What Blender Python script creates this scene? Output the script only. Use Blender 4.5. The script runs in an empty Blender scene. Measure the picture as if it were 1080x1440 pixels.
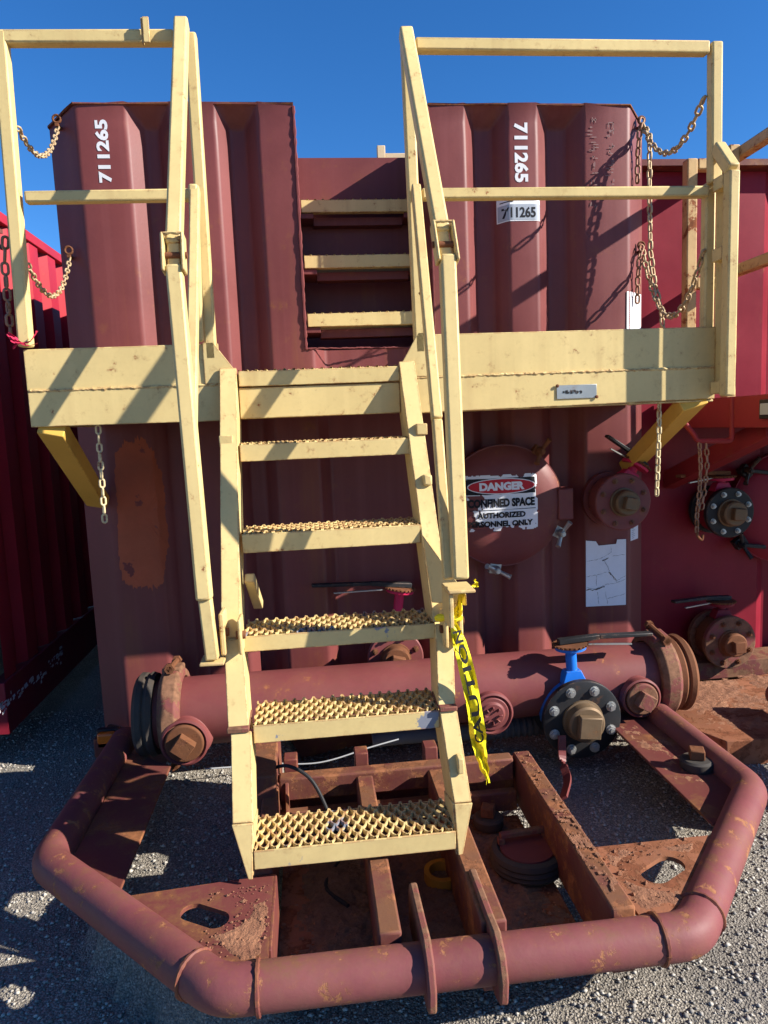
import bpy, bmesh, math, random
from mathutils import Vector, Matrix, noise
random.seed(7)
S = bpy.context.scene
COL = S.collection
V = Vector
PI = math.pi

# ------------------------------------------------------------------ camera
def cam_axes(yaw, pit, rol):
    F = V((math.sin(yaw)*math.cos(pit), math.cos(yaw)*math.cos(pit), -math.sin(pit)))
    R = V((math.cos(yaw), -math.sin(yaw), 0)); U = R.cross(F)
    R2 = math.cos(rol)*R + math.sin(rol)*U
    return R2, R2.cross(F), F
cd = bpy.data.cameras.new('camera'); cam = bpy.data.objects.new('camera', cd); COL.objects.link(cam)
R_, U_, F_ = cam_axes(*[math.radians(a) for a in (5.811, 6.914, -2.402)])
M = Matrix((R_, U_, -F_)).transposed().to_4x4(); M.translation = V((-.281, -3.15, 1.36))
cam.matrix_world = M
cd.sensor_fit = 'HORIZONTAL'; cd.sensor_width = 36; cd.lens = 36*1000/1080
cd.clip_start = .05; cd.clip_end = 3000
S.camera = cam
S.render.resolution_x, S.render.resolution_y = 768, 1024

# ------------------------------------------------------------------ light
TO_SUN = V((2.5, -1.0, 1.46)).normalized()
el = math.asin(TO_SUN.z); az = math.atan2(TO_SUN.x, TO_SUN.y)
W = bpy.data.worlds.new('World'); S.world = W; W.use_nodes = True
nt = W.node_tree; nt.nodes.clear()
sky = nt.nodes.new('ShaderNodeTexSky'); sky.sky_type = 'NISHITA'; sky.sun_disc = False
sky.sun_elevation = el; sky.sun_rotation = az
sky.air_density = 1.0; sky.dust_density = 0; sky.ozone_density = 7.0; sky.altitude = 800
bg = nt.nodes.new('ShaderNodeBackground'); bg.inputs['Strength'].default_value = .085
out = nt.nodes.new('ShaderNodeOutputWorld')
hs = nt.nodes.new('ShaderNodeHueSaturation'); hs.inputs['Saturation'].default_value = 1.16; hs.inputs['Hue'].default_value = .504
nt.links.new(sky.outputs[0], hs.inputs['Color']); nt.links.new(hs.outputs[0], bg.inputs[0]); nt.links.new(bg.outputs[0], out.inputs[0])
sd = bpy.data.lights.new('sun', 'SUN'); sd.energy = 5.0; sd.angle = math.radians(.5); sd.color = (1, .95, .86)
so = bpy.data.objects.new('sun', sd); COL.objects.link(so)
so.rotation_euler = TO_SUN.to_track_quat('Z', 'Y').to_euler(); so.location = (8, -4, 6)
S.view_settings.view_transform = 'Standard'; S.view_settings.look = 'None'
S.view_settings.exposure = 1.12; S.view_settings.gamma = 1
S.view_settings.use_curve_mapping = False

# ------------------------------------------------------------------ materials
def N(nt, t, **kw):
    n = nt.nodes.new(t)
    for k, v in kw.items():
        if k in n.inputs: n.inputs[k].default_value = v
        else: setattr(n, k, v)
    return n
def noise_n(nt, co, scale, detail=5, rough=.6, stretch=None):
    if stretch:
        mp = nt.nodes.new('ShaderNodeMapping'); mp.inputs['Scale'].default_value = stretch
        nt.links.new(co, mp.inputs['Vector']); co = mp.outputs[0]
    n = nt.nodes.new('ShaderNodeTexNoise'); n.inputs['Scale'].default_value = scale
    n.inputs['Detail'].default_value = detail; n.inputs['Roughness'].default_value = rough
    nt.links.new(co, n.inputs['Vector']); return n.outputs['Fac']
def ramp(nt, fac, a, b):
    r = nt.nodes.new('ShaderNodeMapRange'); r.inputs['From Min'].default_value = a
    r.inputs['From Max'].default_value = b; r.clamp = True
    nt.links.new(fac, r.inputs['Value']); return r.outputs[0]
def math_n(nt, op, a, b):
    m = nt.nodes.new('ShaderNodeMath'); m.operation = op; m.use_clamp = True
    for i, x in enumerate((a, b)):
        if isinstance(x, (int, float)): m.inputs[i].default_value = x
        else: nt.links.new(x, m.inputs[i])
    return m.outputs[0]
def mixc(nt, fac, a, b):
    m = nt.nodes.new('ShaderNodeMix'); m.data_type = 'RGBA'
    if isinstance(fac, (int, float)): m.inputs[0].default_value = fac
    else: nt.links.new(fac, m.inputs[0])
    for i, x in ((6, a), (7, b)):
        if isinstance(x, tuple): m.inputs[i].default_value = (*x[:3], 1)
        else: nt.links.new(x, m.inputs[i])
    return m.outputs[2]
RUST = (.13, .045, .016); RUST2 = (.22, .085, .03); DIRT = (.17, .10, .055)
def paint(name, base, var=.18, rust=.0, wear=.0, streak=.0, dust=.0, rough=.5, wearcol=RUST, rscale=9, bump=.15, chip=None, chipamt=0, spec=.17, metallic=0, topdirt=0, halo=.35):
    m = bpy.data.materials.new(name); m.use_nodes = True; nt = m.node_tree; nt.nodes.clear()
    o = nt.nodes.new('ShaderNodeOutputMaterial'); b = nt.nodes.new('ShaderNodeBsdfPrincipled')
    nt.links.new(b.outputs[0], o.inputs[0])
    tc = nt.nodes.new('ShaderNodeTexCoord'); oi = nt.nodes.new('ShaderNodeObjectInfo')
    add = nt.nodes.new('ShaderNodeVectorMath'); add.operation = 'ADD'
    sc = nt.nodes.new('ShaderNodeVectorMath'); sc.operation = 'SCALE'; sc.inputs['Scale'].default_value = 0
    cmb = nt.nodes.new('ShaderNodeCombineXYZ')
    rm = nt.nodes.new('ShaderNodeMath'); rm.operation = 'MULTIPLY'; rm.inputs[1].default_value = 37.0
    nt.links.new(oi.outputs['Random'], rm.inputs[0])
    for i in range(3): nt.links.new(rm.outputs[0], cmb.inputs[i])
    nt.links.new(tc.outputs['Object'], add.inputs[0]); nt.links.new(cmb.outputs[0], add.inputs[1])
    co = add.outputs[0]
    big = noise_n(nt, co, 2.3, 6, .6); fine = noise_n(nt, co, 60, 4, .7)
    col = mixc(nt, ramp(nt, big, .3, .72), tuple(c*(1-var) for c in base), tuple(min(1, c*(1+var)+.012*var) for c in base))
    col = mixc(nt, math_n(nt, 'MULTIPLY', ramp(nt, fine, .45, .75), .25*(.4+var)), col, tuple(c*.6 for c in base))
    rgh = math_n(nt, 'ADD', math_n(nt, 'MULTIPLY', big, .3), rough-.15)
    if dust:
        dn = noise_n(nt, co, 5, 8, .75)
        col = mixc(nt, math_n(nt, 'MULTIPLY', ramp(nt, dn, .42, .75), dust), col, DIRT)
    if streak:
        s1 = noise_n(nt, co, 9, 4, .65, (1, 1, .035)); s2 = noise_n(nt, co, 3, 3, .5)
        col = mixc(nt, math_n(nt, 'MULTIPLY', math_n(nt, 'MULTIPLY', ramp(nt, s1, .54, .74), ramp(nt, s2, .4, .65)), streak), col, RUST2)
        s3 = noise_n(nt, co, 14, 3, .6, (1, 1, .02))
        col = mixc(nt, math_n(nt, 'MULTIPLY', ramp(nt, s3, .5, .8), streak*.5), col, tuple(min(1, c*1.45+.03) for c in base))
    rn = noise_n(nt, co, rscale, 9, .72)
    mask = None
    if rust: mask = math_n(nt, 'MULTIPLY', ramp(nt, rn, .70-.30*rust, .73-.29*rust), ramp(nt, noise_n(nt, co, 1.9, 3, .6), .42-.25*rust, .56-.25*rust))
    if wear:
        bv = nt.nodes.new('ShaderNodeBevel'); bv.samples = 3; bv.inputs['Radius'].default_value = .007
        ge = nt.nodes.new('ShaderNodeNewGeometry')
        dt = nt.nodes.new('ShaderNodeVectorMath'); dt.operation = 'DOT_PRODUCT'
        nt.links.new(bv.outputs[0], dt.inputs[0]); nt.links.new(ge.outputs['Normal'], dt.inputs[1])
        e = ramp(nt, math_n(nt, 'SUBTRACT', 1.0, dt.outputs['Value']), .01, .12)
        wn = noise_n(nt, co, 22, 6, .75)
        e = math_n(nt, 'MULTIPLY', e, ramp(nt, wn, .62-.2*wear, .66-.2*wear))
        mask = e if mask is None else math_n(nt, 'MAXIMUM', mask, e)
    if topdirt:
        ge2 = nt.nodes.new('ShaderNodeNewGeometry'); sx = nt.nodes.new('ShaderNodeSeparateXYZ')
        nt.links.new(ge2.outputs['Normal'], sx.inputs[0])
        tn = noise_n(nt, co, 7, 9, .75)
        t = math_n(nt, 'MULTIPLY', ramp(nt, sx.outputs[2], .55, .95), ramp(nt, tn, .6-.2*topdirt, .72-.2*topdirt))
        col = mixc(nt, math_n(nt, 'MULTIPLY', t, .85), col, (.16, .075, .04))
    if chip:
        cn = noise_n(nt, co, 7, 7, .6)
        col = mixc(nt, ramp(nt, cn, .74-.2*chipamt, .75-.2*chipamt), col, chip)
    if mask is not None:
        rc = mixc(nt, ramp(nt, noise_n(nt, co, 34, 6, .7), .35, .65), wearcol, tuple(min(1, c*1.9) for c in wearcol))
        halo_m = ramp(nt, rn, .62-.30*rust, .73-.29*rust) if rust else None
        if halo_m is not None: col = mixc(nt, math_n(nt, 'MULTIPLY', halo_m, halo), col, RUST2)
        col = mixc(nt, mask, col, rc)
        rgh = math_n(nt, 'MAXIMUM', rgh, math_n(nt, 'MULTIPLY', mask, .88))
    nt.links.new(col, b.inputs['Base Color']); nt.links.new(rgh, b.inputs['Roughness'])
    b.inputs['Specular IOR Level'].default_value = spec; b.inputs['Metallic'].default_value = metallic
    bp = nt.nodes.new('ShaderNodeBump'); bp.inputs['Strength'].default_value = bump; bp.inputs['Distance'].default_value = .004
    h = math_n(nt, 'ADD', math_n(nt, 'MULTIPLY', fine, .35), math_n(nt, 'MULTIPLY', big, .6))
    if mask is not None: h = math_n(nt, 'SUBTRACT', h, math_n(nt, 'MULTIPLY', mask, .35))
    nt.links.new(h, bp.inputs['Height']); nt.links.new(bp.outputs[0], b.inputs['Normal'])
    return m
MAROON = paint('faded_maroon_paint', (.152, .038, .036), .16, rust=.10, streak=.6, rough=.46, bump=.15, spec=.25)
MAROON_DIRTY = paint('dusty_maroon_paint', (.135, .036, .032), .22, rust=.42, wear=.7, dust=.22, rough=.5, wearcol=(.15, .06, .025), rscale=7, bump=.3, topdirt=.6)
MAROON_PIPE = paint('maroon_pipe_paint', (.165, .042, .042), .2, rust=.24, dust=.22, rough=.5, wearcol=(.2, .075, .03), rscale=8, bump=.2, spec=.22, halo=.2)
BUMPER_PAINT = paint('scuffed_maroon_bumper_paint', (.175, .05, .052), .26, rust=.40, dust=.38, rough=.55, wearcol=(.19, .08, .036), rscale=13, bump=.45, spec=.22, halo=.25, topdirt=.35, chip=(.30, .20, .17), chipamt=.12)
BEAM_PAINT = paint('rust_eaten_beam_paint', (.13, .036, .032), .3, rust=.55, wear=.9, dust=.4, rough=.65, wearcol=(.15, .06, .028), rscale=11, bump=.6, topdirt=1.0, halo=.3)
RUSTY_PLATE = paint('rust_caked_plate', (.25, .095, .05), .35, rust=.65, dust=.4, rough=.85, wearcol=(.12, .042, .02), rscale=12, bump=.9)
YELLOW = paint('pale_yellow_paint', (.60, .455, .20), .10, rust=.20, streak=.4, wear=.8, rough=.45, wearcol=(.17, .06, .025), rscale=24, bump=.08, dust=.08)
YELLOW_WORN = paint('scuffed_yellow_paint', (.60, .455, .20), .08, rust=.18, streak=.1, wear=.8, rough=.45, wearcol=(.2, .08, .035), chip=(.19, .20, .235), chipamt=.5, bump=.12, dust=.28)
YELLOW_RUST = paint('rusty_old_yellow_paint', (.5, .33, .15), .2, rust=.5, wear=1.0, rough=.6, wearcol=(.14, .045, .018), rscale=12, dust=.2)
YELLOW_OCHRE = paint('ochre_yellow_paint', (.60, .36, .07), .12, rust=.08, wear=.6, rough=.5, bump=.1)
CRIMSON = paint('crimson_red_paint', (.20, .012, .024), .2, rust=.04, streak=.22, rough=.42, bump=.1)
CRIMSON_L = paint('bright_red_container_paint', (.34, .018, .03), .15, rust=.03, streak=.1, rough=.45)
RED = paint('coral_red_paint', (.22, .022, .028), .15, rust=.12, wear=.5, rough=.5)
PINKRED = paint('pinkish_red_enamel', (.48, .02, .07), .12, rust=.08, rough=.4)
RUSTM = paint('brown_rust', (.15, .055, .025), .4, rust=.4, dust=.3, rough=.85, wearcol=(.09, .035, .018), bump=.7)
RUSTY_MAROON = paint('flaking_maroon_on_rust', (.17, .05, .05), .25, rust=.8, wear=1, rough=.7, wearcol=(.12, .06, .035), rscale=10, bump=.5)
BRASS = paint('weathered_bronze_plug', (.15, .10, .058), .25, rust=.3, rough=.55, wearcol=(.12, .06, .03), metallic=.35, bump=.35)
STEEL = paint('galvanised_steel', (.42, .42, .40), .2, rust=.22, rough=.42, metallic=.7, wearcol=(.16, .09, .05))
CHAIN_M = paint('rusty_gold_chain_steel', (.42, .31, .18), .25, rust=.4, rough=.55, wearcol=(.17, .08, .03), metallic=.25, rscale=30)
CHAIN_Y = paint('cream_painted_chain', (.60, .48, .27), .15, rust=.3, rough=.55, wearcol=(.22, .11, .05), rscale=30)
CHAIN_R = paint('brown_rusty_chain', (.30, .17, .11), .25, rust=.5, rough=.6, wearcol=(.13, .06, .03), metallic=.3, rscale=30)
BLACK = paint('worn_black_paint', (.018, .019, .021), .3, rust=.14, wear=.5, dust=.08, rough=.4, wearcol=(.12, .08, .06))
RUBBER = paint('grey_black_rubber', (.045, .04, .036), .3, dust=.35, rough=.75)
BLUE = paint('bright_blue_enamel', (.012, .13, .52), .15, rust=.06, wear=.4, rough=.35, wearcol=(.1, .12, .16))
WHITE_L = paint('white_lettering', (.62, .62, .64), .08, rust=.0, rough=.6)
WHITE_S = paint('white_vinyl', (.72, .73, .76), .05, rust=.0, rough=.45, dust=.06)
GREYBAND = paint('grey_vinyl', (.33, .36, .41), .06, rough=.45)
FADED_L = paint('faded_stencil', (.235, .135, .13), .3, rough=.6)
INK = paint('black_ink', (.014, .014, .017), .1, rough=.6)
REDINK = paint('sign_red', (.46, .02, .03), .1, rough=.5)
PRIMER = paint('red_oxide_primer', (.34, .078, .036), .3, rough=.7, dust=.15, chip=(.155, .041, .036), chipamt=.32)
TAPE = paint('yellow_tape_plastic', (.78, .64, .02), .06, rough=.35)
RIBBON = paint('pink_red_ribbon', (.55, .03, .08), .15, rough=.7)
WOODY = paint('pale_timber', (.55, .42, .26), .15, rough=.7)
CABLE = paint('dull_black_cable', (.02, .02, .022), .2, rough=.6)
GALV_W = paint('thin_grey_wire', (.35, .36, .37), .1, rough=.5)
HOSE = paint('grey_ribbed_hose', (.13, .13, .135), .2, dust=.3, rough=.7)
YRING = paint('orange_yellow_plastic', (.45, .2, .02), .2, dust=.3, rough=.6)
CRACKM = paint('dirt_in_cracks', (.10, .085, .075), .3, rough=.8)
def amber():
    m = bpy.data.materials.new('amber_lens'); m.use_nodes = True; b = m.node_tree.nodes['Principled BSDF']
    b.inputs['Base Color'].default_value = (.75, .16, .01, 1); b.inputs['Roughness'].default_value = .2
    b.inputs['Transmission Weight'].default_value = .25; return m
AMBER = amber()
def ground_mat():
    m = bpy.data.materials.new('gravel_asphalt'); m.use_nodes = True; nt = m.node_tree
    b = nt.nodes['Principled BSDF']; tc = nt.nodes.new('ShaderNodeTexCoord'); co = tc.outputs['Object']
    vo = N(nt, 'ShaderNodeTexVoronoi'); vo.inputs['Scale'].default_value = 150; nt.links.new(co, vo.inputs['Vector'])
    vo2 = N(nt, 'ShaderNodeTexVoronoi'); vo2.inputs['Scale'].default_value = 260; nt.links.new(co, vo2.inputs['Vector'])
    sp = nt.nodes.new('ShaderNodeSeparateColor'); nt.links.new(vo.outputs['Color'], sp.inputs[0])
    col = mixc(nt, sp.outputs[0], (.19, .165, .13), (.50, .435, .345))
    col = mixc(nt, math_n(nt, 'MULTIPLY', ramp(nt, noise_n(nt, co, 1.7, 6, .65), .4, .62), .6), col, (.12, .108, .10))
    col = mixc(nt, math_n(nt, 'MULTIPLY', ramp(nt, noise_n(nt, co, 4, 6, .7), .5, .75), .5), col, (.25, .21, .16))
    col = mixc(nt, ramp(nt, vo.outputs['Distance'], .35, .75), col, (.14, .123, .10))
    nt.links.new(col, b.inputs['Base Color']); b.inputs['Roughness'].default_value = .9
    h = math_n(nt, 'ADD', math_n(nt, 'MULTIPLY', math_n(nt, 'SUBTRACT', 1.0, vo.outputs['Distance']), .7),
               math_n(nt, 'MULTIPLY', math_n(nt, 'SUBTRACT', 1.0, vo2.outputs['Distance']), .3))
    bp = nt.nodes.new('ShaderNodeBump'); bp.inputs['Strength'].default_value = .8; bp.inputs['Distance'].default_value = .008
    nt.links.new(h, bp.inputs['Height']); nt.links.new(bp.outputs[0], b.inputs['Normal']); return m
GROUND = ground_mat()
def stone_mat():
    m = bpy.data.materials.new('loose_gravel'); m.use_nodes = True; nt = m.node_tree; b = nt.nodes['Principled BSDF']
    g = nt.nodes.new('ShaderNodeNewGeometry'); r = nt.nodes.new('ShaderNodeValToRGB')
    r.color_ramp.elements[0].color = (.15, .138, .122, 1); r.color_ramp.elements[1].color = (.46, .42, .36, 1)
    e = r.color_ramp.elements.new(.55); e.color = (.30, .272, .238, 1)
    nt.links.new(g.outputs['Random Per Island'], r.inputs[0]); nt.links.new(r.outputs[0], b.inputs['Base Color'])
    b.inputs['Roughness'].default_value = .85; return m
STONE = stone_mat()
def soil_mat(name, a, c):
    m = bpy.data.materials.new(name); m.use_nodes = True; nt = m.node_tree; b = nt.nodes['Principled BSDF']
    tc = nt.nodes.new('ShaderNodeTexCoord'); co = tc.outputs['Object']
    n1 = noise_n(nt, co, 14, 9, .75); n2 = noise_n(nt, co, 90, 5, .75)
    col = mixc(nt, ramp(nt, n1, .35, .65), a, c); col = mixc(nt, math_n(nt, 'MULTIPLY', ramp(nt, n2, .45, .7), .5), col, tuple(x*.45 for x in a))
    nt.links.new(col, b.inputs['Base Color']); b.inputs['Roughness'].default_value = .95
    bp = nt.nodes.new('ShaderNodeBump'); bp.inputs['Strength'].default_value = 1; bp.inputs['Distance'].default_value = .012
    nt.links.new(math_n(nt, 'ADD', n1, math_n(nt, 'MULTIPLY', n2, .5)), bp.inputs['Height']); nt.links.new(bp.outputs[0], b.inputs['Normal']); return m
RUSTDIRT = soil_mat('rust_flake_soil', (.20, .078, .04), (.36, .165, .085))
PANDIRT = soil_mat('brown_caked_dirt', (.15, .075, .045), (.24, .13, .075))

# ------------------------------------------------------------------ mesh helpers
def BM(): return bmesh.new()
def add_box(bm, x0, x1, y0, y1, z0, z1):
    vs = [bm.verts.new((x, y, z)) for x in (x0, x1) for y in (y0, y1) for z in (z0, z1)]
    for f in ((0, 1, 3, 2), (4, 6, 7, 5), (0, 4, 5, 1), (2, 3, 7, 6), (0, 2, 6, 4), (1, 5, 7, 3)):
        bm.faces.new([vs[i] for i in f])
def frame_for(d, up=V((0, 0, 1))):
    d = d.normalized(); s = d.cross(up)
    if s.length < 1e-4: s = d.cross(V((0, 1, 0)))
    s.normalize(); return s, s.cross(d).normalized()
def add_bar(bm, p0, p1, w, h, up=V((0, 0, 1)), w2=None, h2=None):
    p0, p1 = V(p0), V(p1); s, u = frame_for(p1-p0, V(up)); w2 = w2 or w; h2 = h2 or h
    a = [bm.verts.new(p0+s*i*w/2+u*j*h/2) for i, j in ((-1, -1), (1, -1), (1, 1), (-1, 1))]
    b = [bm.verts.new(p1+s*i*w2/2+u*j*h2/2) for i, j in ((-1, -1), (1, -1), (1, 1), (-1, 1))]
    for i in range(4): bm.faces.new((a[i], a[(i+1) % 4], b[(i+1) % 4], b[i]))
    bm.faces.new(a[::-1]); bm.faces.new(b)
def add_prism(bm, poly, vec):
    vec = V(vec); a = [bm.verts.new(p) for p in poly]; b = [bm.verts.new(V(p)+vec) for p in poly]; n = len(a)
    for i in range(n): bm.faces.new((a[i], a[(i+1) % n], b[(i+1) % n], b[i]))
    bm.faces.new(a[::-1]); bm.faces.new(b)
def add_cyl(bm, p0, p1, r, seg=24, r2=None, phase=0):
    p0, p1 = V(p0), V(p1); r2 = r if r2 is None else r2; s, u = frame_for(p1-p0)
    A = []; B = []
    for i in range(seg):
        a = 2*PI*i/seg+phase; d = s*math.cos(a)+u*math.sin(a)
        A.append(bm.verts.new(p0+d*r)); B.append(bm.verts.new(p1+d*r2))
    for i in range(seg): bm.faces.new((A[i], A[(i+1) % seg], B[(i+1) % seg], B[i]))
    bm.faces.new(A[::-1]); bm.faces.new(B)
def add_lathe(bm, p0, axis, prof, seg=32, cap=True):
    p0 = V(p0); ax = V(axis).normalized(); s, u = frame_for(ax); rings = []
    for t, r in prof:
        rings.append([bm.verts.new(p0+ax*t+(s*math.cos(2*PI*i/seg)+u*math.sin(2*PI*i/seg))*r) for i in range(seg)])
    for a, b in zip(rings, rings[1:]):
        for i in range(seg): bm.faces.new((a[i], a[(i+1) % seg], b[(i+1) % seg], b[i]))
    if cap:
        bm.faces.new(rings[0][::-1]); bm.faces.new(rings[-1])
    else:
        for i in range(seg): bm.faces.new((rings[-1][i], rings[-1][(i+1) % seg], rings[0][(i+1) % seg], rings[0][i]))
def smooth_path(pts, n=6, rad=.08):
    pts = [V(p) for p in pts]; o = [pts[0]]
    for a, b, c in zip(pts, pts[1:], pts[2:]):
        d1 = (a-b); d2 = (c-b); r = min(rad, d1.length*.48, d2.length*.48)
        p, q = b+d1.normalized()*r, b+d2.normalized()*r
        for i in range(n+1):
            t = i/n; o.append(p*(1-t)**2+b*2*t*(1-t)+q*t*t)
    o.append(pts[-1]); return o
def catmull(pts, n=8):
    P = [V(p) for p in pts]; P = [P[0]*2-P[1]]+P+[P[-1]*2-P[-2]]; o = []
    for i in range(1, len(P)-2):
        for k in range(n):
            t = k/n; a, b, c, d = P[i-1:i+3]
            o.append(.5*((2*b)+(c-a)*t+(2*a-5*b+4*c-d)*t*t+(3*b-a-3*c+d)*t**3))
    o.append(P[-2]); return o
def add_sweep(bm, pts, r, seg=16, rf=None):
    pts = [V(p) for p in pts]; rings = []; s = None
    for i, p in enumerate(pts):
        d = (pts[min(i+1, len(pts)-1)]-pts[max(i-1, 0)]).normalized()
        if s is None: s, u = frame_for(d)
        else:
            s = (s-d*s.dot(d)).normalized(); u = s.cross(d)
        rr = rf(i/(len(pts)-1)) if rf else r
        rings.append([bm.verts.new(p+(s*math.cos(2*PI*k/seg)+u*math.sin(2*PI*k/seg))*rr) for k in range(seg)])
    for a, b in zip(rings, rings[1:]):
        for k in range(seg): bm.faces.new((a[k], a[(k+1) % seg], b[(k+1) % seg], b[k]))
    bm.faces.new(rings[0][::-1]); bm.faces.new(rings[-1])
def add_bead(bm, p0, p1, r=.004, step=.008):      # an uneven weld bead
    p0, p1 = V(p0), V(p1); n = max(2, int((p1-p0).length/step)); pts = []
    rr = [r*random.uniform(.7, 1.4) for _ in range(n+1)]
    for i in range(n+1): pts.append(p0.lerp(p1, i/n)+V((0, 0, random.uniform(-.0015, .0015))))
    add_sweep(bm, pts, r, 6, lambda t: rr[min(n, int(round(t*n)))])
def mesh_obj(name, bm, mat, parent=None, bevel=0, angle=35, origin=None):
    bmesh.ops.recalc_face_normals(bm, faces=bm.faces)
    off = V(origin) if origin is not None else (TL(parent) if parent else V((0, 0, 0)))
    bmesh.ops.translate(bm, verts=bm.verts, vec=-off)
    me = bpy.data.meshes.new(name); bm.to_mesh(me); bm.free()
    me.polygons.foreach_set('use_smooth', [True]*len(me.polygons)); me.set_sharp_from_angle(angle=math.radians(angle))
    me.materials.append(mat); o = bpy.data.objects.new(name, me); COL.objects.link(o)
    if parent:
        o.parent = parent
        if origin is not None: o.location = off-TL(parent)
    else: o.location = off
    if bevel:
        b = o.modifiers.new('edge_bevel', 'BEVEL'); b.width = bevel; b.segments = 2; b.limit_method = 'ANGLE'; b.angle_limit = math.radians(40)
        b.harden_normals = False
    return o
def TL(o):                                          # world position of an unrotated parent chain
    v = V((0, 0, 0))
    while o is not None: v += V(o.location); o = o.parent
    return v
def thing(name, label, cat, loc=(0, 0, 0), group=None):
    o = bpy.data.objects.new(name, None); COL.objects.link(o); o.location = loc; o.empty_display_size = .1
    o['label'] = label; o['category'] = cat
    if group: o['group'] = group
    return o
def tag(o, label, cat, group=None):
    o['label'] = label; o['category'] = cat
    if group: o['group'] = group
    return o
def text_bm(body, size, bold=.0, sx=1.0, spacing=1.0):
    cu = bpy.data.curves.new('txt', 'FONT'); cu.body = body; cu.size = size; cu.align_x = 'CENTER'; cu.align_y = 'CENTER'
    cu.offset = bold; cu.space_character = spacing; cu.resolution_u = 3
    ob = bpy.data.objects.new('txt', cu); COL.objects.link(ob)
    dg = bpy.context.evaluated_depsgraph_get(); me = bpy.data.meshes.new_from_object(ob.evaluated_get(dg))
    bpy.data.objects.remove(ob); bpy.data.curves.remove(cu)
    bm = BM(); bm.from_mesh(me); bpy.data.meshes.remove(me)
    for v in bm.verts: v.co.x *= sx
    return bm
def fit_text(body, w, h, bold=.0):                 # text stretched to w x h, centred at the origin
    bm = text_bm(body, .1, bold)
    xs = [v.co.x for v in bm.verts]; ys = [v.co.y for v in bm.verts]
    cx, cy = (min(xs)+max(xs))/2, (min(ys)+max(ys))/2; kx, ky = w/(max(xs)-min(xs)), h/(max(ys)-min(ys))
    for v in bm.verts: v.co = V(((v.co.x-cx)*kx, (v.co.y-cy)*ky, 0))
    return bm
def tex_poly(bm, f):                               # map a flat (x, y) mesh onto a surface: f(x, y) -> point
    for v in bm.verts: v.co = f(v.co.x, v.co.y)
    return bm

# =================================================================== SETTING
GZ = -.05
def ground():
    bm = BM(); n = 320; grid = {}
    def gz(x, y):
        m = min(1, max(0, (x+1.02)/.08))*min(1, max(0, (-.40-x)/.05))*min(1, max(0, (y+1.5)/.1))*min(1, max(0, (.1-y)/.1))*min(1, max(0, ((x+.54)*.745+(y+1.69)*.667-.03)/.08))  # mound in the left bay, raised so the skid beams shade it
        b = -.17+.13*min(1, max(0, (x+.55)/1.0))
        return b*(1-m)+.0*m + max(0, 1-(x*x+y*y)/60)*.014*noise.noise(V((x*2.1, y*2.1, 1)))
    def gx(i): t = (i/n)*2-1; return 400*math.copysign(abs(t)**5, t)+t*3.4
    for i in range(n+1):
        for j in range(n+1):
            x, y = gx(i), gx(j)
            z = gz(x, y)
            grid[i, j] = bm.verts.new((x, y, z))
    for i in range(n):
        for j in range(n): bm.faces.new((grid[i, j], grid[i+1, j], grid[i+1, j+1], grid[i, j+1]))
    o = mesh_obj('ground', bm, GROUND); o['kind'] = 'structure'
    import numpy as np
    rng = np.random.default_rng(3)
    ico = [V(v) for v in ((0, 0, 1), (.9, 0, .2), (.2, .85, .15), (-.8, .35, .25), (-.45, -.8, .2), (.5, -.7, .3), (0, 0, -.5))]
    fc = [(0, 1, 2), (0, 2, 3), (0, 3, 4), (0, 4, 5), (0, 5, 1), (6, 2, 1), (6, 3, 2), (6, 4, 3), (6, 5, 4), (6, 1, 5)]
    vs = []; fs = []
    I = np.array([tuple(v) for v in ico]); Fc = np.array(fc); k = 0
    K = 60000
    P = np.empty((K, 3)); ang = rng.uniform(0, 2*PI, K); sz = .0022+.0075*rng.random(K)**4
    P[:, 0] = rng.uniform(-1.95, 1.9, K); P[:, 1] = rng.uniform(-1.8, .9, K)
    Vv = np.empty((K, 7, 3)); jit = rng.uniform(.65, 1.35, (K, 7, 3))
    base = I[None]*jit*sz[:, None, None]
    c, s = np.cos(ang), np.sin(ang)
    Vv[:, :, 0] = base[:, :, 0]*c[:, None]-base[:, :, 1]*s[:, None]+P[:, 0, None]
    Vv[:, :, 1] = base[:, :, 0]*s[:, None]+base[:, :, 1]*c[:, None]+P[:, 1, None]
    zz = np.array([gz(x, y) for x, y in P[:, :2]])
    Vv[:, :, 2] = base[:, :, 2]*.75+zz[:, None]+.001
    Ff = (Fc[None]+(np.arange(K)*7)[:, None, None]).reshape(-1, 3)
    me = bpy.data.meshes.new('loose_gravel'); Vf = Vv.reshape(-1, 3)
    me.vertices.add(len(Vf)); me.vertices.foreach_set('co', Vf.ravel())
    me.loops.add(len(Ff)*3); me.loops.foreach_set('vertex_index', Ff.ravel().astype('i'))
    me.polygons.add(len(Ff)); me.polygons.foreach_set('loop_start', np.arange(len(Ff), dtype='i')*3)
    me.update(calc_edges=True); me.validate(); me.materials.append(STONE)
    g = bpy.data.objects.new('gravel', me); COL.objects.link(g); g['kind'] = 'stuff'
    tag(g, 'small loose grey and tan stones scattered over the asphalt yard', 'gravel')
ground()

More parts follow.
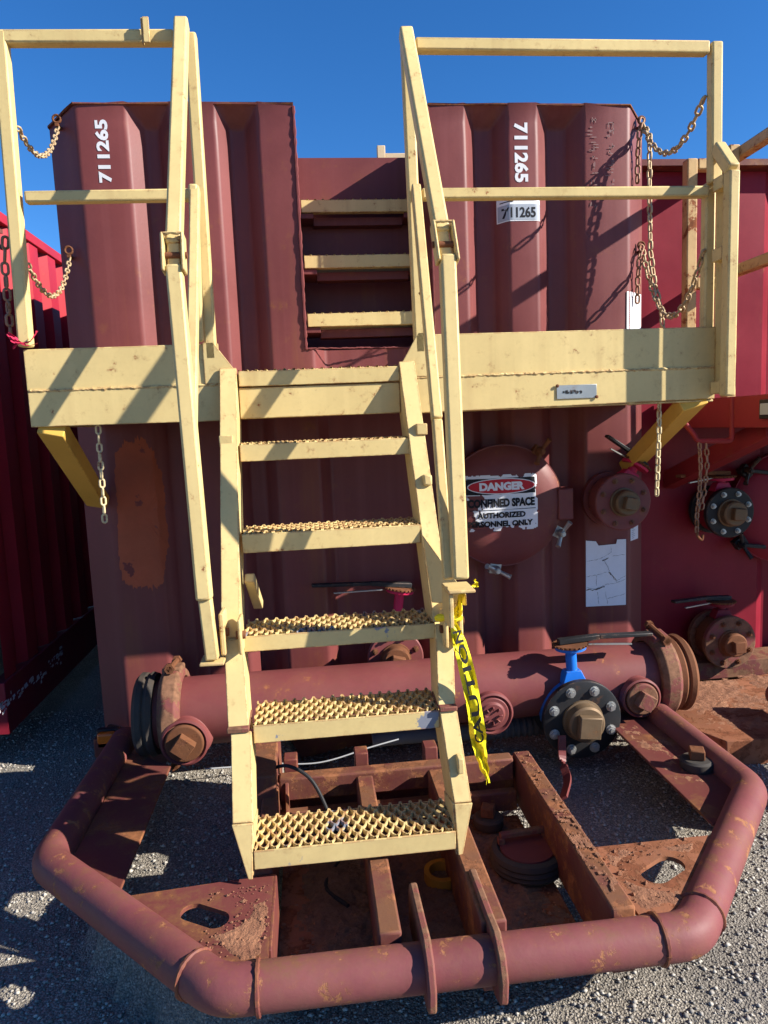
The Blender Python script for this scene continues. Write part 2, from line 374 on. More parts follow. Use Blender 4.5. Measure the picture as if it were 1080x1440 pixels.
# =================================================================== STORAGE TANK
D = .075                                            # depth of the corrugation
PROF = [(-1.28, .105), (-1.145, 0), (-.947, 0), (-.885, D), (-.835, D), (-.777, 0), (-.59, 0), (-.54, D), (-.478, D), (-.42, 0),
        (-.268, 0), (-.235, 0), (-.185, D), (.17, D), (.225, 0), (.297, 0), (.456, 0), (.51, D), (.585, D), (.639, 0), (.773, 0), (.838, D), (.92, D), (.979, 0), (1.187, 0), (1.293, .10)]
def wob_raw(x, z): return .005*noise.noise(V((x*2.2, z*1.7, 4)))
def wob(x, z):                                      # plate waviness, straight between folds
    for (a, _), (b, _) in zip(PROF, PROF[1:]):
        if a <= x <= b:
            t = (x-a)/(b-a); return wob_raw(a, z)*(1-t)+wob_raw(b, z)*t
    return wob_raw(x, z)
def ywall(x):
    for (a, ya), (b, yb) in zip(PROF, PROF[1:]):
        if a <= x <= b: return ya+(yb-ya)*(x-a)/(b-a)
    return .1
tank = thing('storage_tank', 'tall maroon corrugated steel frac tank numbered 711265 behind the yellow stairs', 'tank', (0, 2, GZ))
def front_panel():
    bm = BM()
    ZN, ZT, ZB = 1.705, 2.70, .03
    def top(x): return ZN if -.268 < x < .297 else ZT
    for (a, ya), (b, yb) in zip(PROF, PROF[1:]):
        m = (a+b)/2; zt = top(m)
        za = zb = zt-.004
        if zt == ZT and a == -1.28: za -= .05
        if zt == ZT and b == 1.293: zb -= .05
        if ya > 0 and zt == ZT and a != -1.28: za -= .065
        if yb > 0 and zt == ZT and b != 1.293: zb -= .065
        nz = 40
        for k in range(nz):
            q = []
            for (x, y, zz) in ((a, ya, za), (b, yb, zb)):
                q.append((x, y, ZB+(zz-ZB)*k/nz)); q.append((x, y, ZB+(zz-ZB)*(k+1)/nz))
            bm.faces.new([bm.verts.new(p) for p in (q[0], q[2], q[3], q[1])])
        if zt == ZT and (ya > 0 or yb > 0) and a != -1.28 and b != 1.293:     # sloping closure over a groove
            bm.faces.new([bm.verts.new(p) for p in ((a, ya, za), (b, yb, zb), (b, 0, ZT-.004), (a, 0, ZT-.004))])
    bmesh.ops.remove_doubles(bm, verts=bm.verts, dist=1e-4)
    for v in bm.verts: v.co.y += wob(v.co.x, v.co.z)   # slight oil-canning of the plate
    fpn = mesh_obj('front_panel', bm, MAROON, tank, angle=80); bv = fpn.modifiers.new('soft_folds', 'BEVEL'); bv.width = .014; bv.segments = 4; bv.limit_method = 'ANGLE'; bv.angle_limit = math.radians(18)
    for x0, x1 in ((-1.15, -.268), (.297, 1.19)):
        bm = BM(); add_box(bm, x0, x1, -.004, .42, ZT-.004, ZT+.004)
        if x0 < 0: add_prism(bm, [(-1.15, -.004, ZT-.004), (-1.287, .10, ZT-.055), (-1.287, .42, ZT-.055), (-1.15, .42, ZT-.004)], (0, 0, .008))
        else: add_prism(bm, [(1.19, -.004, ZT-.004), (1.30, .098, ZT-.055), (1.30, .42, ZT-.055), (1.19, .42, ZT-.004)], (0, 0, .008))
        bmesh.ops.subdivide_edges(bm, edges=bm.edges, cuts=5)
        for v in bm.verts:
            if v.co.y < .05: v.co.y += random.uniform(-.003, .003); v.co.z += random.uniform(-.002, .003)
        mesh_obj('top_plate', bm, MAROON_DIRTY, tank)
    bm = BM()                                        # long body behind the front
    add_box(bm, -1.282, -1.276, .107, 9.0, -.22, 2.44); add_box(bm, -1.282, -1.276, .107, .42, 2.44, 2.64)
    mesh_obj('side_panel', bm, MAROON, tank)
    bm = BM(); add_box(bm, 1.289, 1.295, .102, 9.0, -.10, 2.44); add_box(bm, 1.289, 1.295, .102, .42, 2.44, 2.64)
    mesh_obj('side_panel', bm, MAROON, tank)
    bm = BM(); add_box(bm, -1.274, 1.287, .525, 9.0, 2.40, 2.44); mesh_obj('roof_panel', bm, MAROON, tank)
    bm = BM(); add_box(bm, -1.274, 1.287, 8.96, 9.0, .03, 2.40); mesh_obj('rear_panel', bm, MAROON, tank)
    bm = BM()                                        # stair recess: cheeks, back plate, floor
    add_box(bm, -.274, -.268, .004, .52, ZN-.03, ZT-.006); add_box(bm, .297, .303, .004, .52, ZN-.03, ZT-.006)
    add_box(bm, -.268, .297, .47, .476, ZN, 2.655); add_box(bm, -.268, .297, .078, .47, ZN-.012, ZN-.004)
    add_box(bm, -1.274, -.274, .42, .426, 2.40, ZT-.006); add_box(bm, .303, 1.287, .42, .426, 2.40, ZT-.006)
    add_box(bm, -.272, .301, .477, .524, 2.40, 2.65)
    mesh_obj('stair_recess', bm, MAROON, tank)
    bm = BM()
    add_bead(bm, (-.268, -.003, 1.70), (-.268, -.003, 2.69), .006, .012); add_bead(bm, (.297, -.003, 1.70), (.297, -.003, 2.69), .004, .012)
    add_bead(bm, (-.268, -.002, 1.703), (-.235, -.002, 1.703), .005)
    add_bead(bm, (-.235, 0, 1.704), (.225, D, 1.704), .003)
    mesh_obj('weld_bead', bm, MAROON, tank)
    bm = BM(); add_box(bm, -1.26, 1.26, .004, .08, -.22, .06); add_box(bm, -1.2, 1.2, -.10, .003, -.01, .05); add_box(bm, -1.24, -1.05, -.2, -.09, .03, .11)
    mesh_obj('base_rail', bm, MAROON_DIRTY, tank, .004)
front_panel()
def grating_mesh(x0, x1, yf, yb, z, n, rows, hgt=.014, amp=None):
    """serrated safety grating: wavy upright strands whose neighbours touch to leave diamond holes"""
    bm = BM(); p = (x1-x0)/n; amp = amp or p*.42; L = (yb-yf); seg = rows*8
    for i in range(n+1):
        sg = 1 if i % 2 else -1; xb = x0+i*p; prev = None
        for k in range(seg+1):
            t = k/seg; y = yf+L*t; ph = t*rows*2*PI
            x = xb+sg*amp*math.cos(ph); x = min(max(x, x0-.002), x1+.002)
            tooth = .5+.5*math.cos(2*ph)                  # serrations
            zt = z-.003+.0042*tooth+random.uniform(-.0008, .0008)
            dx = .0026
            cur = [bm.verts.new((x-dx, y, z-hgt)), bm.verts.new((x-dx*.9, y, zt)), bm.verts.new((x+dx*.9, y, zt)), bm.verts.new((x+dx, y, z-hgt))]
            if prev:
                for q in range(3): bm.faces.new((prev[q], cur[q], cur[q+1], prev[q+1]))
            prev = cur
    return bm
def tread(parent, x0, x1, y, z, fh, depth, n, rows, mat, tilt=(0, 0), name='tread'):
    bm = BM()
    a0, a1 = tilt                                     # small height offsets left and right
    add_prism(bm, [(x0, y, z-fh+a0), (x1, y, z-fh+a1), (x1, y, z+a1-.004), (x0, y, z+a0-.004)], (0, .006, 0))
    add_prism(bm, [(x0, y+.0065, z-fh+a0), (x1, y+.0065, z-fh+a1), (x1, y+.0065, z-fh+.005+a1), (x0, y+.0065, z-fh+.005+a0)], (0, .03, 0))
    add_prism(bm, [(x0, y+depth-.005, z-fh+a0), (x1, y+depth-.005, z-fh+a1), (x1, y+depth-.005, z+a1-.008), (x0, y+depth-.005, z+a0-.008)], (0, .006, 0))
    t = mesh_obj(name, bm, mat, parent, .0015)
    g = grating_mesh(x0+.004, x1-.004, y+.004, y+depth-.004, z, n, rows)
    for v in g.verts: v.co.z += a0+(a1-a0)*(v.co.x-x0)/(x1-x0)
    mesh_obj('grating', g, mat, t)
    return t
# the three treads inside the recess
for y, z, xr in ((.05, 1.862, .29), (.19, 2.14, .29), (.33, 2.423, .29)):
    tread(tank, -.255, xr, y, z, .06, .17, 30, 2, YELLOW, name='recess_tread')
    bm = BM(); add_box(bm, -.266, -.2, y+.01, y+.2, z-.085, z-.062); add_box(bm, .23, .295, y+.01, y+.2, z-.085, z-.062)
    add_box(bm, -.2, .23, y+.08, y+.15, z-.1, z-.062)
    mesh_obj('tread_bracket', bm, MAROON, tank, .002)
bm = BM(); add_box(bm, .135, .175, .53, .56, 2.44, 2.735); add_box(bm, .176, .30, .535, .555, 2.66, 2.70)
mesh_obj('roof_stop', bm, WOODY, tank, .003)

# numbers, stickers
def letter(body, cx, cz, w, h, rot, mat, name='lettering', bold=.0, y=-.0016, parent=None):
    bm = fit_text(body, w, h, bold); c, s = math.cos(rot), math.sin(rot)
    tex_poly(bm, lambda a, b: V((cx+a*c-b*s, ywall(cx+a*c-b*s)+wob(cx+a*c-b*s, cz+a*s+b*c)+y, cz+a*s+b*c)))
    if name != 'number_lettering': return mesh_obj(name, bm, mat, parent or tank)
    todo = set(bm.verts)
    while todo:                                       # each digit a piece of its own
        isl = set(); st_ = [next(iter(todo))]
        while st_:
            v = st_.pop()
            if v in isl: continue
            isl.add(v); st_ += [e.other_vert(v) for e in v.link_edges]
        todo -= isl; b2 = BM(); mp = {v: b2.verts.new(v.co) for v in isl}
        for f in {f for v in isl for f in v.link_faces}: b2.faces.new([mp[v] for v in f.verts])
        mesh_obj('digit', b2, mat, tank)
    bm.free()
letter('711265', -1.047, 2.516, .245, .052, PI/2, WHITE_L, bold=.004, name='number_lettering')
letter('711265', .700, 2.505, .245, .062, -PI/2, WHITE_L, bold=.004, name='number_lettering')
def sheet(name, mat, x0, x1, z0, z1, off=-.0015, nx=12, ragged=0, parent=None, fn=ywall):
    bm = BM(); nz = 10; G = {}
    for i in range(nx+1):
        for j in range(nz+1):
            x = x0+(x1-x0)*i/nx; z = z0+(z1-z0)*j/nz
            if ragged and (i in (0, nx) or j in (0, nz)):
                x += random.uniform(-ragged, ragged); z += random.uniform(-ragged, ragged)
            G[i, j] = bm.verts.new((x, fn(x)+wob(x, z)+off, z))
    for i in range(nx):
        for j in range(nz): bm.faces.new((G[i, j], G[i+1, j], G[i+1, j+1], G[i, j+1]))
    return mesh_obj(name, bm, mat, parent or tank)
st = sheet('number_sticker', WHITE_S, .60, .782, 2.222, 2.34)
sb = sheet('grey_band', GREYBAND, .603, .782, 2.226, 2.292, -.0023, parent=st)
letter('711265', .688, 2.258, .145, .045, 0, INK, 'printing', .003, -.0032, st)
for k in range(3):
    sheet('printing', INK, .61+.02*k, .66+.035*k, 2.302+.011*k, 2.306+.011*k, -.003, 3, parent=st)
# faded stencil left over on the right rib: broken strokes, not legible
bm = BM(); rnd = random.Random(5)
for cx, z0, z1 in ((1.022, 2.26, 2.63), (1.10, 2.32, 2.62)):
    z = z1
    while z > z0:
        for k in range(rnd.randint(2, 4)):
            w, h = rnd.choice(((.002, .010), (.012, .002), (.006, .0025), (.0025, .006)))
            x, zz = cx+rnd.uniform(-.015, .015), z+rnd.uniform(-.012, .012)
            bm.faces.new([bm.verts.new(p) for p in ((x-w, -.004, zz-h), (x+w, -.004, zz-h), (x+w*.8, -.004, zz+h), (x-w*.9, -.004, zz+h))])
        z -= rnd.uniform(.022, .045)
mesh_obj('faded_stencil', bm, FADED_L, tank)['kind'] = 'stuff'
# big peeling white sheet low on the right rib
bm = BM()
out_ = [(.972, .478), (1.167, .474), (1.168, .788), (1.125, .789), (1.12, .768), (1.035, .765), (1.022, .786), (.974, .792)]
bm.faces.new([bm.verts.new((x, -.0065, z)) for x, z in out_])
ps = mesh_obj('peeling_white_decal', bm, WHITE_S, tank)
bm = BM(); rnd = random.Random(11)
def crack(pts, w0=.0006):
    P = [(.972+(x-10)/194*.195, .79-(y-750)/318*.312) for x, y in pts]; Q = [P[0]]
    for a, b in zip(P, P[1:]):
        n = max(1, int(math.dist(a, b)/.006))
        for k in range(1, n+1): Q.append((a[0]+(b[0]-a[0])*k/n+rnd.uniform(-.0016, .0016), a[1]+(b[1]-a[1])*k/n+rnd.uniform(-.0016, .0016)))
    for a, b in zip(Q, Q[1:]):
        w = w0*rnd.uniform(.4, 1.5); L = math.dist(a, b) or 1; px, pz = -(b[1]-a[1])/L*w, (b[0]-a[0])/L*w
        bm.faces.new([bm.verts.new(q) for q in ((a[0]-px, -.0075, a[1]-pz), (b[0]-px, -.0075, b[1]-pz), (b[0]+px, -.0075, b[1]+pz), (a[0]+px, -.0075, a[1]+pz))])
for pts in ([(12, 848), (60, 843), (100, 830), (135, 810), (130, 786)], [(12, 922), (70, 915), (112, 905)], [(95, 845), (110, 868), (125, 900), (140, 930), (155, 952), (200, 930)], [(62, 920), (60, 968)], [(66, 1000), (72, 1060)],
            [(104, 1000), (115, 1060)], [(115, 1035), (160, 1026), (200, 1018)], [(140, 830), (200, 826)], [(12, 975), (55, 985), (110, 965), (150, 962), (200, 948)]): crack(pts)
crack([(12, 988), (25, 982), (42, 990), (60, 986), (100, 975)], .0022); crack([(90, 850), (120, 838)], .002); crack([(120, 905), (160, 950)], .0016)
mesh_obj('crack', bm, CRACKM, ps)
sheet('small_sticker', WHITE_S, 1.196, 1.262, .775, .842, -.003, 3)
pl = sheet('inspection_placard', WHITE_S, 1.175, 1.285, 1.748, 1.912, -.003, 4)
for k in range(14):
    for q in range(2): sheet('printing', GREYBAND, 1.195+.042*q, 1.195+.042*q+rnd.uniform(.014, .036), 1.765+.0095*k, 1.7675+.0095*k, -.0045, 2, parent=pl)
for k in range(6): sheet('printing', GREYBAND, 1.205, 1.205+rnd.uniform(.015, .034), .785+.009*k, .788+.009*k, -.005, 2)
# red oxide patch
bm = BM(); cen = bm.verts.new((-1.01, ywall(-1.01)+wob(-1.01, 1.02)-.002, 1.02)); ring = []
for k in range(240):
    a = 2*PI*k/240; ca, sa = math.cos(a), math.sin(a); e = 3.6
    r = (abs(ca)**e+abs(sa)**e)**(-1/e); j = 1+.12*noise.noise(V((ca*2.2, sa*2.2, 3)))+.06*noise.noise(V((ca*7, sa*7, 1)))+.07*noise.noise(V((ca*19, sa*19, 6)))
    x = -1.018+.098*r*ca*j-.0*sa; z = 1.02+.32*r*sa*j
    if sa < -.0 and ca < 0: x -= .02*abs(sa)
    ring.append(bm.verts.new((x, ywall(x)+wob(x, z)-.002, z)))
mids = [[bm.verts.new((-1.01+(v.co.x+1.01)*f, ywall(-1.01+(v.co.x+1.01)*f)+wob(-1.01+(v.co.x+1.01)*f, 1.02+(v.co.z-1.02)*f)-.002, 1.02+(v.co.z-1.02)*f)) for v in ring] for f in (.35, .7, .88)]+[ring]
for k in range(240):
    bm.faces.new((cen, mids[0][k], mids[0][(k+1) % 240]))
    for A, B in zip(mids, mids[1:]): bm.faces.new((A[k], B[k], B[(k+1) % 240], A[(k+1) % 240]))
mesh_obj('primer_patch', bm, PRIMER, tank)
# small marker: corner light at the bottom left
bm = BM(); add_box(bm, -1.225, -1.135, -.2, -.17, .07, .15); mesh_obj('light_bracket', bm, BLACK, tank, .004)
bm = BM(); add_box(bm, -1.215, -1.145, -.235, -.2, .10, .145); mesh_obj('marker_light', bm, AMBER, tank, .008)
# chain eyes
for x, y, z in ((-1.225, .055, 2.65), (-1.225, .055, 2.135), (1.262, .07, 2.655), (1.262, .07, 2.12)):
    bm = BM(); add_sweep(bm, [V((x+.015*math.cos(a), y-.03, z+.015*math.sin(a))) for a in [2*PI*k/14 for k in range(15)]], .005, 6)
    add_box(bm, x-.006, x+.006, y-.04, y+.01, z-.03, z-.018)
    mesh_obj('chain_eye', bm, RUSTM, tank)
# hatch
def hatch(parent, cx, cz, y0, R, mat, sign=True, side=1):
    bm = BM(); add_lathe(bm, (cx, y0, cz), (0, -1, 0), [(-.05, R*.93), (.06, R*.93), (.06, R), (.085, R), (.085, R*.985)], 48)
    add_lathe(bm, (cx, y0, cz), (0, -1, 0), [(.084, R*.985), (.098, R*.93), (.115, R*.8), (.128, R*.6), (.136, R*.35), (.139, .01)], 48)
    h = mesh_obj('hatch', bm, mat, parent, angle=30)
    bm = BM(); add_box(bm, cx+side*(R-.03)-(.05 if side < 0 else 0), cx+side*(R-.03)+(.07 if side > 0 else 0), y0-.11, y0+.02, cz-.075, cz+.065)
    mesh_obj('hinge', bm, mat, h, .006)
    def dome(x, z):
        r = math.hypot(x-cx, z-cz)/R
        pr = [(0, .139), (.35, .136), (.6, .128), (.8, .115), (.93, .098), (.985, .084), (9, .08)]
        for (a, ya), (b, yb) in zip(pr, pr[1:]):
            if a <= r <= b: return y0-(ya+(yb-ya)*(r-a)/(b-a))
        return y0-.08
    return h, dome
def clamp(parent, x, y, z, out_a, bar_a, mat, bl=.06):
    """swing bolt with a two-armed wing nut; out_a is the direction from the hatch centre"""
    ox, oz = math.cos(out_a), math.sin(out_a)
    bm = BM()
    add_bar(bm, (x-ox*.045, y+.03, z-oz*.045), (x+ox*.02, y+.03, z+oz*.02), .05, .035, (0, 1, 0))
    add_cyl(bm, (x, y+.08, z), (x, y-.045, z), .009, 10)
    add_lathe(bm, (x, y+.004, z), (0, -1, 0), [(0, .018), (.012, .02), (.03, .016), (.04, .012)], 14)
    bx, bz = math.cos(bar_a), math.sin(bar_a)
    pts = [V((x-bx*bl, y-.045, z-bz*bl)), V((x-bx*bl*.4, y-.026, z-bz*bl*.4)), V((x, y-.02, z)), V((x+bx*bl*.4, y-.026, z+bz*bl*.4)), V((x+bx*bl, y-.045, z+bz*bl))]
    add_sweep(bm, catmull(pts, 4), .009, 10, lambda t: .0085+.004*abs(2*t-1)**4)
    return mesh_obj('wing_clamp', bm, mat, parent)
hc, hz, hR = .566, .985, .272
H1, dome1 = hatch(tank, hc, hz, 0, hR, MAROON_PIPE)
for a, b, in ((55, 60), (140, 75), (-28, 62), (-99, -28), (200, 40)):
    ra = math.radians(a); clamp(H1, hc+(hR+.015)*math.cos(ra), -.10, hz+(hR+.015)*math.sin(ra), ra, math.radians(b), RUSTM if a not in (-99, -28) else STEEL)
# danger sign on the hatch cover
def on_dome(off): return lambda x, z: V((x, dome1(x, z)-off, z))
def fan(bm, pts, f, n=1):
    c = V((sum(p[0] for p in pts)/len(pts), sum(p[1] for p in pts)/len(pts)))
    rings = [[bm.verts.new(f(c.x+(p[0]-c.x)*t, c.y+(p[1]-c.y)*t)) for p in pts] for t in (.33, .66, 1)]
    ce = bm.verts.new(f(c.x, c.y)); m = len(pts)
    for i in range(m):
        bm.faces.new((ce, rings[0][i], rings[0][(i+1) % m]))
        for a, b in zip(rings, rings[1:]): bm.faces.new((a[i], b[i], b[(i+1) % m], a[(i+1) % m]))
def ragged_rect(x0, x1, z0, z1, j, n=16, left=0):
    o = []
    r = random.Random(int(x0*1000+z0*77))
    for k in range(n): o.append((x0+(x1-x0)*k/n, z0+r.uniform(-j, j)))
    for k in range(n): o.append((x1+r.uniform(-j, j)*.3, z0+(z1-z0)*k/n))
    for k in range(n): o.append((x1-(x1-x0)*k/n, z1+r.uniform(-j, j)*.4))
    for k in range(n): o.append((x0+r.uniform(0, left) if left else x0+r.uniform(-j, j), z1-(z1-z0)*k/n))
    return o
SX0, SX1, SZ0, SZ1 = .375, .705, .882, 1.128
def sheet_xz(name, mat, x0, x1, z0, z1, off, parent, edge, n=40):
    """sheet draped on the dome, with outline given by edge(x,z) -> keep"""
    bm = BM(); G = {}
    m = max(6, int(n*(z1-z0)/(x1-x0)))
    for i in range(n+1):
        for j in range(m+1):
            x, z = x0+(x1-x0)*i/n, z0+(z1-z0)*j/m; G[i, j] = bm.verts.new(on_dome(off)(x, z))
    for i in range(n):
        for j in range(m):
            xm, zm = x0+(x1-x0)*(i+.5)/n, z0+(z1-z0)*(j+.5)/m
            if edge(xm, zm): bm.faces.new((G[i, j], G[i+1, j], G[i+1, j+1], G[i, j+1]))
    for v in [v for v in bm.verts if not v.link_faces]: bm.verts.remove(v)
    return mesh_obj(name, bm, mat, parent)
def peel(x, z):
    nse = noise.noise(V((x*22, z*22, 5)))+.5*noise.noise(V((x*60, z*60, 2)))
    dl = (x-SX0)*14-1.0; db = (z-SZ0)*30-.55; dt = (SZ1-z)*60-.2; dr = (SX1-x)*70
    if z > 1.04 and x < .45: dl += 2
    return min(dl, db, dt, dr)+nse*1.1 > 0
sg = sheet_xz('danger_sign', WHITE_S, SX0, SX1, SZ0, SZ1, .003, H1, peel, 90)
def band(x, z): return peel(x, z) and x < .697
sheet_xz('sign_band', INK, SX0, .697, 1.04, SZ1-.006, .0042, sg, lambda x, z: z < SZ1-.02 and x < .694 and noise.noise(V((x*30, z*30, 8))) < .45) if False else None
bb = BM(); fan(bb, ragged_rect(SX0+.004, .695, 1.043, 1.113, .002), on_dome(.0046)); mesh_obj('sign_band', bb, INK, H1)
bb = BM(); fan(bb, [(.545+.152*math.cos(2*PI*k/40), 1.078+.0345*math.sin(2*PI*k/40)) for k in range(40)], on_dome(.0060)); mesh_obj('sign_oval_rim', bb, WHITE_S, H1)
bb = BM(); fan(bb, [(.545+.147*math.cos(2*PI*k/40), 1.078+.0305*math.sin(2*PI*k/40)) for k in range(40)], on_dome(.0075)); mesh_obj('sign_oval', bb, REDINK, H1)
for body, cx, cz, w, h, m, b in (('DANGER', .545, 1.078, .20, .036, WHITE_S, .006), ('CONFINED SPACE', .542, 1.006, .298, .038, INK, .0055), ('AUTHORIZED', .54, .952, .215, .026, INK, .005), ('PERSONNEL ONLY', .537, .914, .29, .026, INK, .005)):
    bm = fit_text(body, w, h, b); tex_poly(bm, lambda a, c, cx=cx, cz=cz: on_dome(.0088 if m is WHITE_S else .0056)(cx+a, cz+c)); mesh_obj('lettering', bm, m, H1)
bm = BM(); fan(bm, [(.40, .974), (.695, .974), (.695, .977), (.40, .977)], on_dome(.0052)); mesh_obj('sign_rule', bm, INK, H1)

# =================================================================== VALVES
def bolt_mesh(r=.012, h=.014):
    bm = BM(); add_cyl(bm, (0, .004, 0), (0, -h*.3, 0), r*1.25, 12); add_cyl(bm, (0, -h*.3, 0), (0, -h, 0), r, 6); add_cyl(bm, (0, -h, 0), (0, -h*1.5, 0), r*.55, 8)
    bmesh.ops.recalc_face_normals(bm, faces=bm.faces)
    me = bpy.data.meshes.new('bolt'); bm.to_mesh(me); bm.free(); return me
BOLTS = {}
def bolts(parent, c, R, n, mat, r=.012, phase=0, up=True):
    key = (mat.name, r)
    if key not in BOLTS:
        me = bolt_mesh(r); me.materials.append(mat); BOLTS[key] = me
    for k in range(n):
        a = 2*PI*(k+.5)/n+phase; o = bpy.data.objects.new('bolt', BOLTS[key]); COL.objects.link(o); o.parent = parent
        o.location = V((c[0]+R*math.cos(a), c[1], c[2]+R*math.sin(a)))-TL(parent); o.rotation_euler = (0, random.uniform(0, 1), 0)
def valve(label, c, R, y_wall, m_flange, m_body, m_plug, m_bolt, neck=None, lever=None, m_neck=None, m_lever=None, group=None, plug_r=.5, bolt_r=.011, sq=.5):
    """wafer butterfly valve on a stub pipe, facing -Y; neck = angle from vertical (deg) and length; lever = end points of the handle"""
    x, y, z = c
    t = thing('butterfly_valve', label, 'valve', (x, y_wall, z), group)
    bm = BM(); add_lathe(bm, (x, y, z), (0, 1, 0), [(.145, R*.98), (.17, R*.98), (.17, R*.62), (y_wall-y+.03, R*.62)], 40); mesh_obj('pipe_stub', bm, m_flange if m_flange is not BLACK else BLACK, t)
    bm = BM(); add_lathe(bm, (x, y, z), (0, 1, 0), [(.026, R*.7), (.05, R*.86), (.12, R*.86), (.144, R*.7)], 40); mesh_obj('valve_body', bm, m_body, t)
    bm = BM(); add_lathe(bm, (x, y, z), (0, 1, 0), [(-.004, R*.52), (-.004, R*.96), (0, R), (.024, R), (.026, R*.5)], 48); fl = mesh_obj('flange', bm, m_flange, t)
    bolts(fl, (x, y-.003, z), R*.79, 8, m_bolt, bolt_r)
    bm = BM()                                        # studs bridging the two flanges
    for k in range(8):
        a = 2*PI*(k+.5)/8; add_cyl(bm, (x+R*.79*math.cos(a), y+.02, z+R*.79*math.sin(a)), (x+R*.79*math.cos(a), y+.18, z+R*.79*math.sin(a)), bolt_r*.6, 8)
    mesh_obj('stud_bolts', bm, m_bolt, t)
    bm = BM(); pr = R*plug_r; add_lathe(bm, (x, y, z), (0, -1, 0), [(0, pr*1.12), (.012, pr*1.1), (.014, pr), (.05, pr*.97), (.056, pr*.86)], 36); pg = mesh_obj('plug', bm, m_plug, t)
    s = pr*sq; bm = BM()
    ra = random.uniform(.5, .9)
    add_prism(bm, [(x+s*1.35*math.cos(ra+k*PI/2), y-.057, z+s*1.35*math.sin(ra+k*PI/2)) for k in range(4)], (0, -.034, 0)); mesh_obj('square_head', bm, m_plug, pg, .005)
    if neck:
        a, L = math.radians(neck[0]), neck[1]; d = V((math.sin(a), 0, math.cos(a))); yc = y+.085; p = V((x, yc, z))
        bm = BM(); add_cyl(bm, p+d*R*.8, p+d*(R+L), .022, 20); add_bar(bm, p+d*R*.82, p+d*(R+.02), .1, .06, V((0, 1, 0)), .06, .05)
        mesh_obj('valve_neck', bm, m_neck, t, .003)
        bm = BM(); add_cyl(bm, p+d*(R+L+.001), p+d*(R+L+.014), .062, 28); tp = mesh_obj('top_plate', bm, m_neck, t, .002)
        bm = BM(); add_cyl(bm, p+d*(R+L+.015), p+d*(R+L+.024), .066, 30)
        for k in range(24):
            q = 2*PI*k/24; s_, u_ = frame_for(d); add_bar(bm, p+d*(R+L+.02)+(s_*math.cos(q)+u_*math.sin(q))*.062, p+d*(R+L+.02)+(s_*math.cos(q)+u_*math.sin(q))*.072, .008, .006, d)
        mesh_obj('notch_plate', bm, RUSTM, tp)
        if lever:
            bm = BM(); l0 = p+d*(R+L+.034); l1 = V(lever); mid = l0.lerp(l1, .35)+d*.008
            add_bar(bm, l0-(l1-l0).normalized()*.05, mid, .034, .022, d, .03, .02); add_bar(bm, mid, l1, .03, .016, d, .036, .013)
            lv = mesh_obj('lever', bm, m_lever, t, .003)
            bm = BM(); add_bar(bm, l0.lerp(l1, .2)-d*.02, l0.lerp(l1, .75)-d*.035, .012, .005, d); mesh_obj('lever_trigger', bm, STEEL, lv)
    return t
# valve on the upper right of the tank
valve('maroon flanged valve with bronze square plug, high on the tank under the yellow brace', (1.075, -.18, .985), .126, .08, MAROON_PIPE, MAROON_PIPE, BRASS, RUSTY_MAROON, (32, .045), (1.035, -.10, 1.275), PINKRED, BLACK, 'butterfly valves', .45, .010)
# valve half hidden behind the stairs
valve('black levered valve with pink notched plate behind the stair treads', (.055, -.10, .33), .125, .08, MAROON_PIPE, MAROON_PIPE, RUSTM, RUSTM, (8, .155), (-.30, -.06, .675), PINKRED, BLACK, 'butterfly valves', .5)

# =================================================================== MANIFOLD
MX0, MX1, MY, MZ, MR = -.99, 1.20, -.34, .258, .135
mani = thing('manifold_pipe', 'fat maroon manifold pipe running across the foot of the tank', 'pipe', (.1, MY, GZ))
bm = BM(); add_cyl(bm, (MX0+.05, MY, MZ), (MX1-.03, MY, MZ), MR, 48); mesh_obj('pipe', bm, MAROON_PIPE, mani)
for x in (-.3, .62):
    bm = BM(); add_cyl(bm, (x, MY+.1, MZ-.06), (x, .06, MZ-.06), .06, 28); mesh_obj('branch_pipe', bm, MAROON_PIPE, mani)
def coupling(x, rotz):
    bm = BM(); prof = [(-.042, .140), (-.042, .165), (-.024, .182), (.024, .182), (.042, .165), (.042, .140)]
    add_lathe(bm, (x, MY, MZ), (1, 0, 0), prof, 40, False)
    c = mesh_obj('coupling', bm, RUSTY_MAROON, mani, .003)
    for s in (1, -1):
        u = V((0, math.sin(rotz)*s, math.cos(rotz)*s)); p = V((x, MY, MZ))+u*.19
        side = V((0, math.cos(rotz), -math.sin(rotz)))
        bm = BM(); add_bar(bm, p-u*.03-side*.05, p-u*.03+side*.05, .075, .055, u); mesh_obj('coupling_lug', bm, RUSTY_MAROON, c, .008)
        bm = BM(); add_cyl(bm, p-side*.085, p+side*.085, .012, 8); add_cyl(bm, p-side*.085, p-side*.065, .02, 6); add_cyl(bm, p+side*.065, p+side*.085, .02, 6); mesh_obj('coupling_bolt', bm, RUSTM, c)
coupling(-.865, .1); coupling(1.14, -.15)
bm = BM(); add_lathe(bm, (-.93, MY, MZ), (-1, 0, 0), [(0, .13), (0, .158), (.02, .165), (.035, .155), (.042, .163), (.06, .165), (.075, .15), (.085, .11), (.088, .02)], 44); mesh_obj('end_cap', bm, RUBBER, mani)
bm = BM(); add_lathe(bm, (1.185, MY, MZ), (1, 0, 0), [(0, .13), (0, .155), (.02, .16), (.035, .146), (.042, .158), (.06, .162), (.075, .15), (.083, .11), (.086, .02)], 44); mesh_obj('end_cap', bm, RUSTM, mani)
